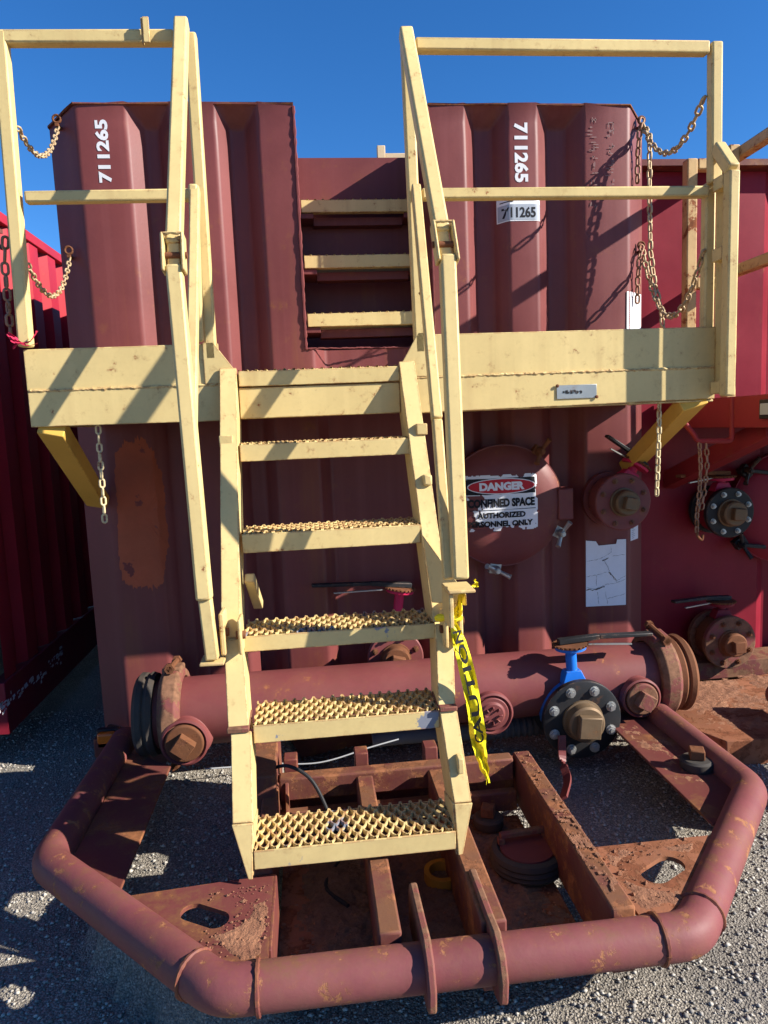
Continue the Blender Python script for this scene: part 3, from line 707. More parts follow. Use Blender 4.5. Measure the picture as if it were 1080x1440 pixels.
def outlet(x, z, r, L, mat_plug, style):
    y0 = MY-MR+.03; yf = MY-MR-L
    bm = BM(); add_lathe(bm, (x, y0, z), (0, -1, 0), [(-.02, r*1.25), (.01, r*1.25), (.035, r*1.02), (y0-yf-.03, r*1.02), (y0-yf-.028, r*1.15), (y0-yf, r*1.15), (y0-yf+.004, r*1.05), (y0-yf-.008, r*.92)], 36); o = mesh_obj('outlet', bm, MAROON_PIPE, mani)
    bm = BM(); a0 = random.uniform(.1, .6)
    if style == 'plug':
        add_lathe(bm, (x, yf, z), (0, -1, 0), [(-.01, r*.93), (.008, r*.93), (.012, r*.88)], 32)
        add_prism(bm, [(x+r*.62*math.cos(a0+k*PI/2), yf-.013, z+r*.62*math.sin(a0+k*PI/2)) for k in range(4)], (0, -.04, 0))
    else:
        add_lathe(bm, (x, yf, z), (0, -1, 0), [(-.01, r*.9), (.004, r*.9), (.004, r*.66), (.012, r*.62), (.012, r*.5)], 32)
        for k in range(8):
            a = k*PI/4; add_prism(bm, [(x+r*.5*math.cos(a-.12), yf-.012, z+r*.5*math.sin(a-.12)), (x+r*.5*math.cos(a+.12), yf-.012, z+r*.5*math.sin(a+.12)), (x+r*.24*math.cos(a), yf-.012, z+r*.24*math.sin(a))], (0, -.014, 0))
    mesh_obj('plug', bm, mat_plug, o, .004)
outlet(-.805, .205, .078, .05, RUSTM, 'plug')
outlet(.385, .208, .075, .03, MAROON_PIPE, 'hub')
outlet(1.00, .225, .07, .04, RUSTY_MAROON, 'plug')
valve('black flanged valve with bright blue neck and bronze square plug at the manifold', (.733, -.56, .178), .158, MY-.1, BLACK, BLUE, BRASS, STEEL, (-3, .105), (1.06, -.47, .478), BLUE, BLACK, 'butterfly valves', .47, .0165, .62)
# bent flat support strap in front of the valve
bm = BM(); pts = catmull([(.635, -.60, .14), (.625, -.63, .05), (.60, -.75, .04), (.50, -.98, .10)], 8)
for a, b in zip(pts, pts[1:]): add_bar(bm, a, b, .03, .008, V((0, 1, .4)))
tag(mesh_obj('strap', bm, MAROON, None), 'thin maroon steel strap curving down from the blue necked valve', 'strap')

# =================================================================== BUMPER SKID
skid = thing('bumper_skid', 'low maroon tubular steel bumper frame caked with rust on the gravel', 'bumper', (0, -1.1, GZ))
PZ, PR = .14, .052
path = [(1.08, -.40, PZ), (1.085, -1.105, PZ), (.555, -1.688, PZ), (-.54, -1.688, PZ), (-1.098, -1.125, PZ), (-1.085, -.30, PZ)]
for x in (1.082,):
    bm = BM(); add_box(bm, x-.03, x+.03, -1.05, -.42, -.22, PZ-PR+.01); mesh_obj('sun_blocker', bm, MAROON_DIRTY, skid, .004)  # added box under the right pipe, stops sun reaching the bay beneath it
bm = BM(); add_sweep(bm, smooth_path(path, 5, .05), PR, 32); mesh_obj('bumper_pipe', bm, BUMPER_PAINT, skid)
def weld_ring(p, d, r=PR):
    bm = BM(); s, u = frame_for(V(d)); pts = [V(p)+(s*math.cos(2*PI*k/40)+u*math.sin(2*PI*k/40))*(r+.001) for k in range(41)]
    rr = [random.uniform(.004, .0075) for _ in range(41)]
    add_sweep(bm, pts, .005, 6, lambda t: rr[int(t*40)]); mesh_obj('weld_ring', bm, MAROON_DIRTY, skid)
weld_ring((.47, -1.688, PZ), (1, 0, 0)); weld_ring((.612, -1.625, PZ), (.53, .583, 0)); weld_ring((-.455, -1.688, PZ), (1, 0, 0)); weld_ring((-.60, -1.628, PZ), (-.558, .563, 0))
def plate(name, poly, z, t, mat, hole=None, bev=.004):
    bm = BM()
    if hole is None: add_prism(bm, [(x, y, z-t) for x, y in poly], (0, 0, t))
    else:                                            # flat plate with an oblong hole
        (hx, hy), a, L, w = hole; n = 32; ins = []
        ca, sa = math.cos(a), math.sin(a)
        for k in range(n):
            q = 2*PI*k/n; lx = w*math.cos(q)+(L if math.cos(q) > 0 else -L); ly = w*math.sin(q); ins.append((hx+lx*ca-ly*sa, hy+lx*sa+ly*ca))
        c = V((hx, hy)); outp = []
        for (x, y) in ins:
            d = (V((x, y))-c).normalized(); best = 9
            for (p, q) in zip(poly, poly[1:]+poly[:1]):
                p, q = V(p), V(q); e = q-p; den = d.x*e.y-d.y*e.x
                if abs(den) < 1e-9: continue
                tt = ((p-c).x*e.y-(p-c).y*e.x)/den; ss = ((p-c).x*d.y-(p-c).y*d.x)/den
                if tt > 0 and -1e-6 <= ss <= 1+1e-6: best = min(best, tt)
            outp.append(c+d*best)
        for corner in poly:                           # keep the true corners
            k = min(range(n), key=lambda k: (outp[k]-V(corner)).length); outp[k] = V(corner)
        rings = [[bm.verts.new((x, y, zz)) for x, y in ring] for ring, zz in ((ins, z-t), (ins, z), (outp, z), (outp, z-t))]
        rings.append(rings[0])
        for A, B in zip(rings, rings[1:]):
            for k in range(n): bm.faces.new((A[k], A[(k+1) % n], B[(k+1) % n], B[k]))
    return mesh_obj(name, bm, mat, skid, 0 if hole else bev)
plate('corner_plate', [(.445, -1.655), (.445, -1.365), (.835, -1.365), (.565, -1.655)], .172, .012, RUSTY_PLATE, ((.585, -1.49), .5, .034, .036))
plate('corner_plate', [(-.435, -1.655), (-.55, -1.655), (-.83, -1.365), (-.435, -1.335)], .172, .012, MAROON_DIRTY, ((-.60, -1.475), -.55, .036, .032))
bm = BM(); add_box(bm, -.436, -.428, -1.62, -1.335, .02, .172); mesh_obj('plate_web', bm, MAROON_DIRTY, skid, .002)
plate('side_plate', [(.86, -1.26), (.94, -1.23), (1.04, -1.1), (1.04, -.42), (.86, -.42)], .135, .01, MAROON_DIRTY)
plate('side_plate', [(-.855, -.55), (-1.04, -.40), (-1.04, -1.13), (-.95, -1.24), (-.855, -1.30)], .135, .01, MAROON_DIRTY)
def beam(x0, x1, y0, y1, z0, z1, mat=BEAM_PAINT, name='beam'):
    bm = BM(); add_box(bm, x0, x1, y0, y1, z0, z1); bmesh.ops.subdivide_edges(bm, edges=[e for e in bm.edges if e.calc_length() > .3], cuts=8)
    return mesh_obj(name, bm, mat, skid, .006)
beam(.375, .435, -1.65, -.815, .03, .20); beam(.06, .122, -1.645, -.89, .02, .20); beam(-.182, -.127, -1.645, -.89, .03, .20); beam(-.49, -.44, -1.33, -.80, .02, .19); beam(-.53, -.445, -.96, -.56, .02, .262, name='corner_box')  # corner_box is stretched rearwards so that it shades the left bay ground
beam(-.44, .365, -.868, -.815, .12, .20, name='cross_beam'); beam(-.44, .365, -.905, -.87, .03, .10, name='cross_beam'); beam(-.52, .46, -.814, -.76, .03, .16, name='cross_beam')
for x in (-.155, .09, -.40):
    bm = BM(); add_prism(bm, [(x-.02, -.87, .02), (x-.02, -.87, .19), (x-.02, -.98, .02)], (.012, 0, 0)); mesh_obj('gusset', bm, MAROON_DIRTY, skid, .002)
    bm = BM(); add_box(bm, x-.025, x+.022, -.80, -.74, .15, .235); mesh_obj('stub_post', bm, MAROON_DIRTY, skid, .004)
for x, yb in ((-.088, -1.56), (.072, -1.53)):                # lifting lugs straddling the front pipe
    bm = BM()
    poly = [(x, yb+.10, .07), (x, yb+.10, .17), (x, yb+.07, .212), (x, -1.64, .214), (x, -1.70, .218), (x, -1.745, .19), (x, -1.766, .14), (x, -1.755, .08), (x, -1.72, .065), (x, -1.66, .065)]
    add_prism(bm, poly, (.02, 0, 0)); mesh_obj('lifting_lug', bm, RUSTY_MAROON, skid, .005)
def dirt(name, x0, x1, y0, y1, z, amp, mat, seed, n=40, thr=-.6, parent=None, clip=None):
    bm = BM(); G = {}
    for i in range(n+1):
        for j in range(n+1):
            x, y = x0+(x1-x0)*i/n, y0+(y1-y0)*j/n
            e = min(i, n-i, j, n-j)/n
            h = noise.noise(V((x*9, y*9, seed)))*.6+noise.noise(V((x*28, y*28, seed)))*.45+noise.noise(V((x*80, y*80, seed)))*.3+noise.noise(V((x*190, y*190, seed)))*.22
            k = h-thr-1.2*max(0, .16-e)/.16
            if clip: k -= 3*max(0, clip(x, y)+.03)/.03
            G[i, j] = (bm.verts.new((x, y, z+amp*max(0, k)-.0015)), k)
    for i in range(n):
        for j in range(n):
            q = (G[i, j], G[i+1, j], G[i+1, j+1], G[i, j+1])
            if max(c[1] for c in q) > 0: bm.faces.new([c[0] for c in q])
    for v in [v for v in bm.verts if not v.link_faces]: bm.verts.remove(v)
    o = mesh_obj(name, bm, mat, parent or skid, angle=180); o['kind'] = 'stuff'; return o
bm = BM(); add_box(bm, -.43, .365, -1.59, -.90, .0, .012); mesh_obj('floor_pan', bm, RUSTY_PLATE, skid)
dirt('dirt', -.43, .365, -1.60, -.905, .014, .020, PANDIRT, 2, 120)
dirt('rust_flakes', .445, .60, -1.65, -1.365, .173, .004, RUSTDIRT, 5, 110, -.35, None, lambda x, y: .058-math.hypot((x-.585)/1.5, y+1.49))
dirt('rust_flakes', .61, .82, -1.60, -1.365, .173, .004, RUSTDIRT, 6, 110, -.25, None, lambda x, y: max(.749*(x-.555)-.663*(y+1.688)+.04, .058-math.hypot((x-.585)/1.5, y+1.49)))
dirt('rust_flakes', -.56, -.437, -1.655, -1.41, .173, .005, RUSTDIRT, 8, 110, -.4, None, lambda x, y: max(.04-((x+.54)*.745+(y+1.69)*.667), .052-math.hypot((x+.60)/1.5, y+1.475)))
dirt('rust_flakes', -.60, -.45, -1.655, -1.53, .173, .005, RUSTDIRT, 18, 90, -.35, None, lambda x, y: max(.04-((x+.54)*.745+(y+1.69)*.667), .052-math.hypot((x+.60)/1.5, y+1.475)))
dirt('rust_flakes', .37, .44, -1.64, -1.10, .2055, .004, RUSTDIRT, 9, 110, -.05)
dirt('rust_flakes', .865, 1.03, -1.1, -.45, .136, .004, RUSTDIRT, 19, 110, .0)
bm = BM(); rnd = random.Random(15)
for k in range(1500):
    if k < 900: x, y, z = rnd.uniform(-.42, .36), -1.58+.66*rnd.random(), .022
    elif k < 1150: x, y, z = rnd.uniform(.45, .75), rnd.uniform(-1.62, -1.37), .174
    elif k < 1350: x, y, z = rnd.uniform(-.6, -.44), rnd.uniform(-1.63, -1.38), .174
    else: x, y, z = rnd.uniform(.38, .43), rnd.uniform(-1.6, -.83), .203
    if .749*(x-.555)-.663*(y+1.688) > -.07: continue
    if math.hypot((x+.60)/1.5, y+1.475) < .055 or math.hypot((x-.585)/1.5, y+1.49) < .06: continue
    r = rnd.uniform(.0012, .0032)+.006*rnd.random()**8; a = rnd.uniform(0, 6.28)
    vs = [bm.verts.new((x+r*math.cos(a+q)*rnd.uniform(.6, 1.3), y+r*math.sin(a+q)*rnd.uniform(.6, 1.3), z)) for q in (0, 1.6, 3.1, 4.7)]; t = bm.verts.new((x, y, z+r*rnd.uniform(.5, 1.1)))
    for q in range(4): bm.faces.new((vs[q], vs[(q+1) % 4], t))
db = mesh_obj('debris', bm, RUSTDIRT, skid, angle=10); db['kind'] = 'stuff'
# loose fittings lying in the skid
cap = thing('pipe_cap', 'large black grooved pipe cap with bar handle lying in the rusty skid', 'pipe cap', (.31, -1.19, .02))
bm = BM(); add_lathe(bm, (.31, -1.19, .022), (0, 0, 1), [(0, .105), (.012, .112), (.018, .104), (.026, .112), (.034, .104), (.042, .11), (.055, .105), (.06, .09), (.052, .085), (.052, .01)], 44); mesh_obj('cap_body', bm, RUBBER, cap)
bm = BM(); add_lathe(bm, (.31, -1.19, .074), (0, 0, 1), [(0, .082), (.006, .08), (.008, .01)], 36); mesh_obj('cap_face', bm, MAROON_PIPE, cap)
bm = BM(); add_bar(bm, (.235, -1.16, .105), (.385, -1.145, .105), .02, .016); add_bar(bm, (.238, -1.16, .10), (.238, -1.16, .075), .02, .02); add_bar(bm, (.382, -1.145, .10), (.382, -1.145, .075), .02, .02); mesh_obj('handle', bm, RUSTY_MAROON, cap, .003)
bm = BM(); add_lathe(bm, (.045, -1.215, .022), (0, 0, 1), [(0, .035), (0, .055), (.03, .055), (.03, .04), (.012, .035)], 28, False)
tag(mesh_obj('ring', bm, YRING, None, origin=(.045, -1.215, .02)), 'small dirty orange plastic ring on the brown skid floor', 'ring')
def nut_plug(x, y, z, r, label):
    t = thing('hex_plug', label, 'plug', (x, y, z))
    bm = BM(); add_lathe(bm, (x, y, z), (0, 0, 1), [(0, r*.95), (.006, r), (.028, r), (.034, r*.85)], 28); mesh_obj('plug_base', bm, RUBBER, t)
    bm = BM(); a = .4; add_prism(bm, [(x+r*.62*math.cos(a+k*PI/2), y+r*.62*math.sin(a+k*PI/2), z+.035) for k in range(4)], (0, 0, .034)); mesh_obj('square_head', bm, RUSTM, t, .004)
nut_plug(1.0, -.925, .136, .056, 'round plug with square head resting on the right side plate')
nut_plug(.245, -.975, .03, .05, 'round plug with square head in the skid by the ladder foot')
bm = BM(); pts = [(x, -.12, .0) for x in (-.45, 0, .3, .56, .72)]; L = [V((-.08+.86*k/160, -.29, .048+.004*math.sin(k*.06))) for k in range(161)]
add_sweep(bm, L, .04, 18, lambda t: .04+(.006*(math.sin(t*2*PI*32) > 0) if .52 < t < .86 else 0)+(-.006 if t < .5 else 0))
tag(mesh_obj('hose', bm, HOSE, None), 'dark ribbed suction hose lying under the manifold pipe', 'hose')
bm = BM(); add_sweep(bm, catmull([(-.75, -.45, .06), (-.5, -.43, .045), (-.3, -.44, .04), (-.1, -.42, .075), (.02, -.40, .09)], 10), .003, 6)
tag(mesh_obj('wire', bm, GALV_W, None), 'thin grey wire strung across behind the lowest ladder stringers', 'wire')
bm = BM(); add_sweep(bm, catmull([(-.46, -.86, .24), (-.40, -.90, .26), (-.33, -.93, .22), (-.28, -.97, .12), (-.25, -1.05, .03), (-.30, -1.2, .03), (-.24, -1.3, .03)], 10), .006, 8)
tag(mesh_obj('cable', bm, CABLE, None), 'black rubber cable looping over the skid beam behind the bottom tread', 'cable')

# =================================================================== PLATFORM
plat = thing('access_platform', 'pale yellow steel walkway with guard rails across the front of the maroon tank', 'platform', (0, -.35, 1.40))
PY = -.69; ZB_, ZT_ = 1.405, 1.657
def fascia(x0, x1, zt0, zt1, zb0, zb1):
    bm = BM(); add_prism(bm, [(x0, PY, 1.520), (x1, PY, 1.520), (x1, PY, zt1), (x0, PY, zt0)], (0, .008, 0))
    bmesh.ops.subdivide_edges(bm, edges=[e for e in bm.edges if e.calc_length() > .3], cuts=10)
    for v in bm.verts: v.co.y += .002*noise.noise(V((v.co.x*4, v.co.z*4, 0)))
    mesh_obj('toe_plate', bm, YELLOW, plat, .002)
    bm = BM(); add_prism(bm, [(x0+.002, PY-.004, zb0), (x1-.002, PY-.004, zb1), (x1-.002, PY-.004, 1.518), (x0+.002, PY-.004, 1.518)], (0, .008, 0))
    add_box(bm, x0+.002, x1-.002, PY+.005, PY+.06, zb0, zb0+.007)
    mesh_obj('channel', bm, YELLOW, plat, .002)
    bm = BM(); add_bead(bm, (x0+.004, PY-.002, 1.519), (x1-.004, PY-.002, 1.519), .0048, .0065); mesh_obj('weld_bead', bm, YELLOW, plat)
fascia(-1.183, -.562, 1.653, 1.655, 1.403, 1.399); fascia(.098, 1.187, 1.664, 1.662, 1.398, 1.408)
for poly in ([(-.612, 1.658), (-.578, 1.658), (-.512, 1.566), (-.512, 1.522), (-.612, 1.522)], [(.15, 1.67), (.112, 1.67), (.052, 1.572), (.052, 1.522), (.15, 1.522)]):
    bm = BM(); add_prism(bm, [(x, PY-.007, z) for x, z in poly], (0, .006, 0)); mesh_obj('gusset', bm, YELLOW, plat, .0015)
# deck: bearing bars and end channels
for k in range(5):
    x0 = -1.17+k*.47; bm = BM(); add_box(bm, x0, x0+.468, PY+.012, -.008, 1.54, 1.552)
    mesh_obj('deck_plank', bm, YELLOW, plat, .002)
for x in (-1.183, 1.176):
    bm = BM(); add_box(bm, x, x+.008, PY+.009, -.006, 1.405, 1.655); mesh_obj('end_plate', bm, YELLOW, plat, .002)
bm = BM()
for x in (-.9, -.3, .3, .8): add_box(bm, x-.03, x+.03, PY+.07, -.008, 1.43, 1.537)
mesh_obj('deck_beams', bm, YELLOW_OCHRE, plat, .002)
bm = BM(); add_bar(bm, (-1.12, PY+.01, 1.40), (-1.185, -.02, 1.09), .085, .055, (0, 1, 0)); mesh_obj('brace', bm, YELLOW_OCHRE, plat, .004)
bm = BM(); add_bar(bm, (1.11, PY+.01, 1.405), (1.19, -.01, 1.135), .10, .055, (0, 1, 0)); mesh_obj('brace', bm, YELLOW_OCHRE, plat, .004)
TW = .038
def post(p0, p1, w=TW, name='rail_post', mat=YELLOW):
    bm = BM(); add_bar(bm, p0, p1, w, w, (0, 1, 0)); return mesh_obj(name, bm, mat, plat, .007)
post((-1.172, PY, 1.66), (-1.155, PY, 2.612), .042)                     # left outer post
post((-.588, PY+.012, 1.60), (-.583, PY+.012, 2.62), .038)              # left inner post
post((-.620, PY-.028, 1.658), (-.602, PY-.028, 2.15), .03, 'rail_stub')
post((.118, PY+.012, 1.60), (.108, PY+.012, 2.60), .038)
post((1.172, PY+.034, 1.56), (1.174, PY+.034, 2.16), .038); post((1.174, PY, 2.15), (1.170, PY, 2.607), .040)
bm = BM(); add_bar(bm, (1.170, PY-.105, 1.412), (1.174, PY-.105, 2.155), .036, .044, (0, 1, 0)); mesh_obj('rail_post', bm, YELLOW, plat, .006)
bm = BM(); add_bar(bm, (1.172, PY-.022, 2.262), (1.174, PY-.108, 2.158), .037, .044, (0, 1, 0)); mesh_obj('rail_post', bm, YELLOW, plat, .006)
bm = BM(); add_box(bm, 1.1895, 1.1935, PY-.080, PY+.012, 1.43, 2.15); mesh_obj('post_web', bm, YELLOW, plat)
for z in (1.445, 1.90, 2.135):
    bm = BM(); add_box(bm, 1.158, 1.188, PY-.08, PY-.02, z-.022, z+.022); mesh_obj('post_spacer', bm, YELLOW, plat, .002)
def rail(p0, p1, w=.040, name='guard_rail'):
    bm = BM(); add_bar(bm, p0, p1, w, w, (0, 0, 1)); return mesh_obj(name, bm, YELLOW, plat, .006)
rail((-1.175, PY, 2.592), (-.632, PY, 2.600)); rail((-1.128, PY, 2.122), (-.612, PY, 2.126), .036)
rail((.135, PY, 2.586), (1.143, PY, 2.588)); rail((.140, PY, 2.121), (1.148, PY, 2.121), .036)
bm = BM(); add_box(bm, -.726, -.720, PY-.04, PY-.024, 2.565, 2.64); add_box(bm, -.7195, -.70, PY-.046, PY-.040, 2.565, 2.64); add_box(bm, -.7195, -.702, PY-.039, PY-.024, 2.60, 2.608); mesh_obj('bracket', bm, YELLOW, plat, .002)
bm = BM(); add_sweep(bm, catmull([(.118, PY-.02, 1.80), (.13, PY-.03, 1.775), (.124, PY-.036, 1.745), (.138, PY-.036, 1.725), (.14, PY-.032, 1.75)], 6), .004, 8); mesh_obj('hook', bm, RUSTM, plat)
bm = BM(); add_box(bm, .596, .742, PY-.008, PY-.005, 1.427, 1.475); npl = mesh_obj('name_plate', bm, STEEL, plat, .001)
bm = BM()
for k in range(16):
    x = .618+.0045*k; add_box(bm, x, x+random.uniform(.002, .005), PY-.0092, PY-.0082, 1.447+random.uniform(-.004, .003), 1.453+random.uniform(-.002, .005))
mesh_obj('worn_mark', bm, BLACK, npl)
for x, z in ((.598, 1.473), (.741, 1.43)):
    bm = BM(); add_lathe(bm, (x, PY-.008, z), (0, -1, 0), [(0, .006), (.003, .006), (.005, .002)], 10); mesh_obj('rivet', bm, RUSTM, npl)

# =================================================================== LADDER
lad = thing('folding_ladder', 'pale yellow fold down stairs with serrated steel treads and chipped paint', 'stairs', (-.22, -1.0, .20))
def lead(z): return -.69-.525*(1.57-z)
def stringer(xo0, xi0, y0, z0, xo1, xi1, y1, z1, name='stringer', mat=YELLOW):
    """channel: front flange between xo and xi, web along the inner edge going back"""
    bm = BM(); up = V((0, y1-y0, z1-z0)).normalized(); nrm = V((0, -up.z, up.y))
    if nrm.y > 0: nrm = -nrm
    b = -nrm
    sgn = 1 if xi0 > xo0 else -1
    P = lambda x, y, z, d: V((x, y, z))+b*d
    add_prism(bm, [P(xo0, y0, z0, 0), P(xi0, y0, z0, 0), P(xi1, y1, z1, 0), P(xo1, y1, z1, 0)], b*.007)
    add_prism(bm, [P(xi0, y0, z0, .0072), P(xi0-sgn*.007, y0, z0, .0072), P(xi1-sgn*.007, y1, z1, .0072), P(xi1, y1, z1, .0072)], b*.125)
    add_prism(bm, [P(xo0, y0, z0, .125), P(xi0-sgn*.008, y0, z0, .125), P(xi1-sgn*.008, y1, z1, .125), P(xo1, y1, z1, .125)], b*.007)
    return mesh_obj(name, bm, mat, lad, .002)
stringer(-.561, -.506, -.705, 1.572, -.560, -.506, -1.125, .772); stringer(.094, .040, -.705, 1.575, .114, .060, -1.115, .775)
stringer(-.552, -.499, -1.135, .770, -.543, -.487, -1.24, .550); stringer(.117, .064, -1.125, .772, .095, .046, -1.235, .560)
stringer(-.535, -.480, -1.25, .543, -.533, -.480, -1.36, .340); stringer(.097, .048, -1.245, .555, .108, .060, -1.355, .335)
for poly in ([(-.535, -1.362, .337), (-.480, -1.362, .337), (-.488, -1.378, .19), (-.500, -1.378, .19)], [(.110, -1.358, .332), (.060, -1.358, .332), (.062, -1.378, .195), (.074, -1.378, .195)]):
    bm = BM(); add_prism(bm, poly, (0, .007, 0)); x = poly[1][0]; xs = poly[2][0]; add_prism(bm, [(xs-.004, -1.37, .195), (x-.004, -1.35, .335), (x-.004, -1.22, .30), (xs-.004, -1.24, .20)], (.006, 0, 0)); mesh_obj('stringer_foot', bm, YELLOW_WORN, lad, .002)
# hinge lugs between the folding sections
def lug(x, y, z, w=.014, h=.11, d=.05):
    bm = BM(); add_box(bm, x-w/2, x+w/2, y-d, y+.03, z-h/2, z+h/2); o = mesh_obj('hinge_lug', bm, YELLOW, lad, .004)
    bm = BM(); add_cyl(bm, (x-w/2-.008, y-d*.4, z), (x+w/2+.008, y-d*.4, z), .012, 12); mesh_obj('hinge_pin', bm, RUSTM, o)
lug(-.548, -1.135, .80, .014, .12); lug(.128, -1.135, .785, .014, .13); lug(-.50, -1.14, .79, .01, .10); lug(.085, -1.14, .765, .012, .1)
for x0, x1, y, z in ((-.545, -.485, -1.245, .549), (.046, .097, -1.243, .560)):
    bm = BM(); add_box(bm, x0, x1, y-.012, y+.12, z-.008, z+.006); mesh_obj('joint_plate', bm, RUSTY_MAROON, lad, .003)
bm = BM(); add_box(bm, -.563, -.52, -.835, -.812, 1.315, 1.35); mesh_obj('stop_block', bm, YELLOW_WORN, lad, .003)
bm = BM(); add_box(bm, .072, .108, -.84, -.815, 1.325, 1.362); mesh_obj('stop_block', bm, YELLOW_WORN, lad, .003)
bm = BM(); add_box(bm, .075, .103, -.93, -.895, 1.165, 1.20); mesh_obj('stop_block', bm, YELLOW_WORN, lad, .006)
bm = BM(); add_box(bm, .078, .094, -1.335, -1.30, .405, .45); mesh_obj('stop_block', bm, YELLOW_WORN, lad, .003)
# top landing edge and six treads
bm = BM(); add_box(bm, -.503, .040, -.700, -.694, 1.402, 1.505); add_box(bm, -.503, .040, -.693, -.64, 1.402, 1.409); mesh_obj('landing_channel', bm, YELLOW, lad, .002)
tread(lad, -.500, .040, -.708, 1.563, .054, .16, 34, 2, YELLOW, (0, 0), 'tread')
for (x0, x1, y, z, fh, mat, rows) in ((-.500, .048, -.83, 1.322, .058, YELLOW, 3), (-.497, .052, -.98, 1.054, .062, YELLOW, 3), (-.498, .064, -1.12, .776, .05, YELLOW_WORN, 3), (-.475, .048, -1.24, .556, .055, YELLOW_WORN, 3), (-.482, .058, -1.372, .268, .055, YELLOW_WORN, 3)):
    tread(lad, x0, x1, y, z, fh, .175, 36, rows, mat)
# short braces from the stringers back to the tank
bm = BM(); add_bar(bm, (-.48, -1.0, .92), (-.47, -.86, .80), .03, .03); mesh_obj('brace', bm, YELLOW, lad, .003)
bm = BM(); add_prism(bm, [(.055, -1.0, 1.02), (.06, -1.1, .83), (.145, -1.2, .84), (.145, -1.19, .87)], (0, .008, 0)); mesh_obj('brace', bm, YELLOW, lad, .002)
# hand rails: square tube from the guard rail corner down to a hinge, then on to the foot
def handrail(top, hinge, h2, foot, m0, mm, m1):
    bm = BM(); add_bar(bm, top, hinge, .043, .046, (0, -1, 0)); hr = mesh_obj('handrail', bm, YELLOW, lad, .007)
    bm = BM(); add_bar(bm, h2, foot, .043, .046, (0, -1, 0)); lr = mesh_obj('handrail', bm, YELLOW, lad, .007)
    d = (V(foot)-V(h2)).normalized(); c = V(hinge).lerp(V(h2), .5)
    for s in (-1, 1):
        bm = BM(); p = V(hinge)+V((s*.0265, -.006, .03)); q = V(h2)+V((s*.0265, -.006, -.02)); add_bar(bm, p, q, .009, .050, (0, -1, 0)); mesh_obj('hinge_plate', bm, YELLOW, hr, .004)
    bm = BM(); add_bar(bm, V(hinge)+V((0, .004, .01)), V(h2)+V((0, .004, -.02)), .034, .03, (0, -1, 0)); mesh_obj('hinge_block', bm, YELLOW, hr, .004)
    bm = BM(); add_cyl(bm, c+V((-.036, -.01, 0)), c+V((.036, -.01, 0)), .009, 12); mesh_obj('hinge_pin', bm, RUSTM, hr)
    bm = BM(); add_bead(bm, V(hinge)+V((-.024, -.027, .03)), V(hinge)+V((.024, -.027, .03)), .004); mesh_obj('weld_bead', bm, YELLOW, hr)
    bm = BM(); add_bar(bm, m0, mm, .030, .034, (0, -1, 0)); mesh_obj('mid_handrail', bm, YELLOW, lad, .005)
    bm = BM(); add_bar(bm, mm, m1, .028, .032, (0, -1, 0)); mesh_obj('mid_handrail', bm, YELLOW, lad, .005)
    return lr
handrail((.102, -.715, 2.615), (.116, -1.14, 1.875), (.125, -1.16, 1.815), (.112, -1.27, .935), (.118, -.71, 2.14), (.089, -1.12, 1.37), (.084, -1.245, .93))
lrl = handrail((-.603, -.715, 2.635), (-.614, -1.10, 1.865), (-.615, -1.115, 1.812), (-.588, -1.19, .905), (-.598, -.71, 2.14), (-.603, -1.10, 1.38), (-.590, -1.165, .92))
bm = BM(); add_bar(bm, (-.587, -1.185, .907), (-.578, -1.19, .735), .036, .036, (0, -1, 0)); mesh_obj('rail_socket', bm, YELLOW_WORN, lad, .005)
bm = BM(); add_box(bm, -.612, -.545, -1.215, -1.13, .722, .731); mesh_obj('foot_plate', bm, YELLOW_WORN, lad, .003)
bm = BM(); add_box(bm, .075, .150, -1.29, -1.18, .898, .907); add_box(bm, .078, .09, -1.28, -1.17, .80, .897); mesh_obj('foot_plate', bm, YELLOW_WORN, lad, .003)

# caution tape tied to the right stringer
tp = thing('caution_tape', 'torn yellow caution tape knotted to the right stair stringer', 'tape', (.12, -1.19, .8))
def ribbon(pts, width, twist, mat, name, parent, jag=0, n=10):
    C = catmull(pts, n); bm = BM(); prev = None; m = len(C)
    for i, p in enumerate(C):
        d = (C[min(i+1, m-1)]-C[max(i-1, 0)]).normalized(); t = i/(m-1)
        w = width(t); a = twist(t); s = d.cross(V((0, -1, 0))).normalized(); u = s.cross(d)
        sd_ = s*math.cos(a)+u*math.sin(a)
        cur = []
        for k in range(5):
            f = k/4-.5; cur.append(bm.verts.new(p+sd_*f*w+u*(.009*math.sin(t*23+k*2.3)*min(1, w/.03))+V((0, 0, random.uniform(-jag, jag)*(1 if i in (0, m-1) else 0)))))
        if prev:
            for k in range(4): bm.faces.new((prev[k], cur[k], cur[k+1], prev[k+1]))
        prev = cur
    o = mesh_obj(name, bm, mat, parent, angle=60)
    return o, C
ribbon([(.100, -1.20, .80), (.118, -1.205, .83), (.13, -1.20, .872), (.165, -1.195, .895), (.178, -1.19, .905)], lambda t: .018+.022*math.sin(t*2.6), lambda t: .5+2.2*t, TAPE, 'tape_end', tp, .01)
tb, Ct = ribbon([(.100, -1.21, .805), (.108, -1.225, .765), (.122, -1.24, .70), (.140, -1.25, .60), (.152, -1.25, .50), (.158, -1.245, .45), (.168, -1.24, .39), (.185, -1.235, .325)],
            lambda t:   .010+.034*min(1, t*5) if t < .72 else .044-.032*(t-.72)/.28*(1+.2*math.sin(t*60)), lambda t: .25*math.sin(t*7), TAPE, 'tape_tail', tp, .012)
bm = BM(); add_sweep(bm, catmull([(.06, -1.165, .80), (.09, -1.20, .81), (.115, -1.205, .805), (.125, -1.17, .80), (.12, -1.10, .80)], 6), .009, 8, lambda t: .008+.004*math.sin(t*20)); mesh_obj('tape_knot', bm, TAPE, tp)
bm = fit_text('CAUTION', .34, .026, .002)
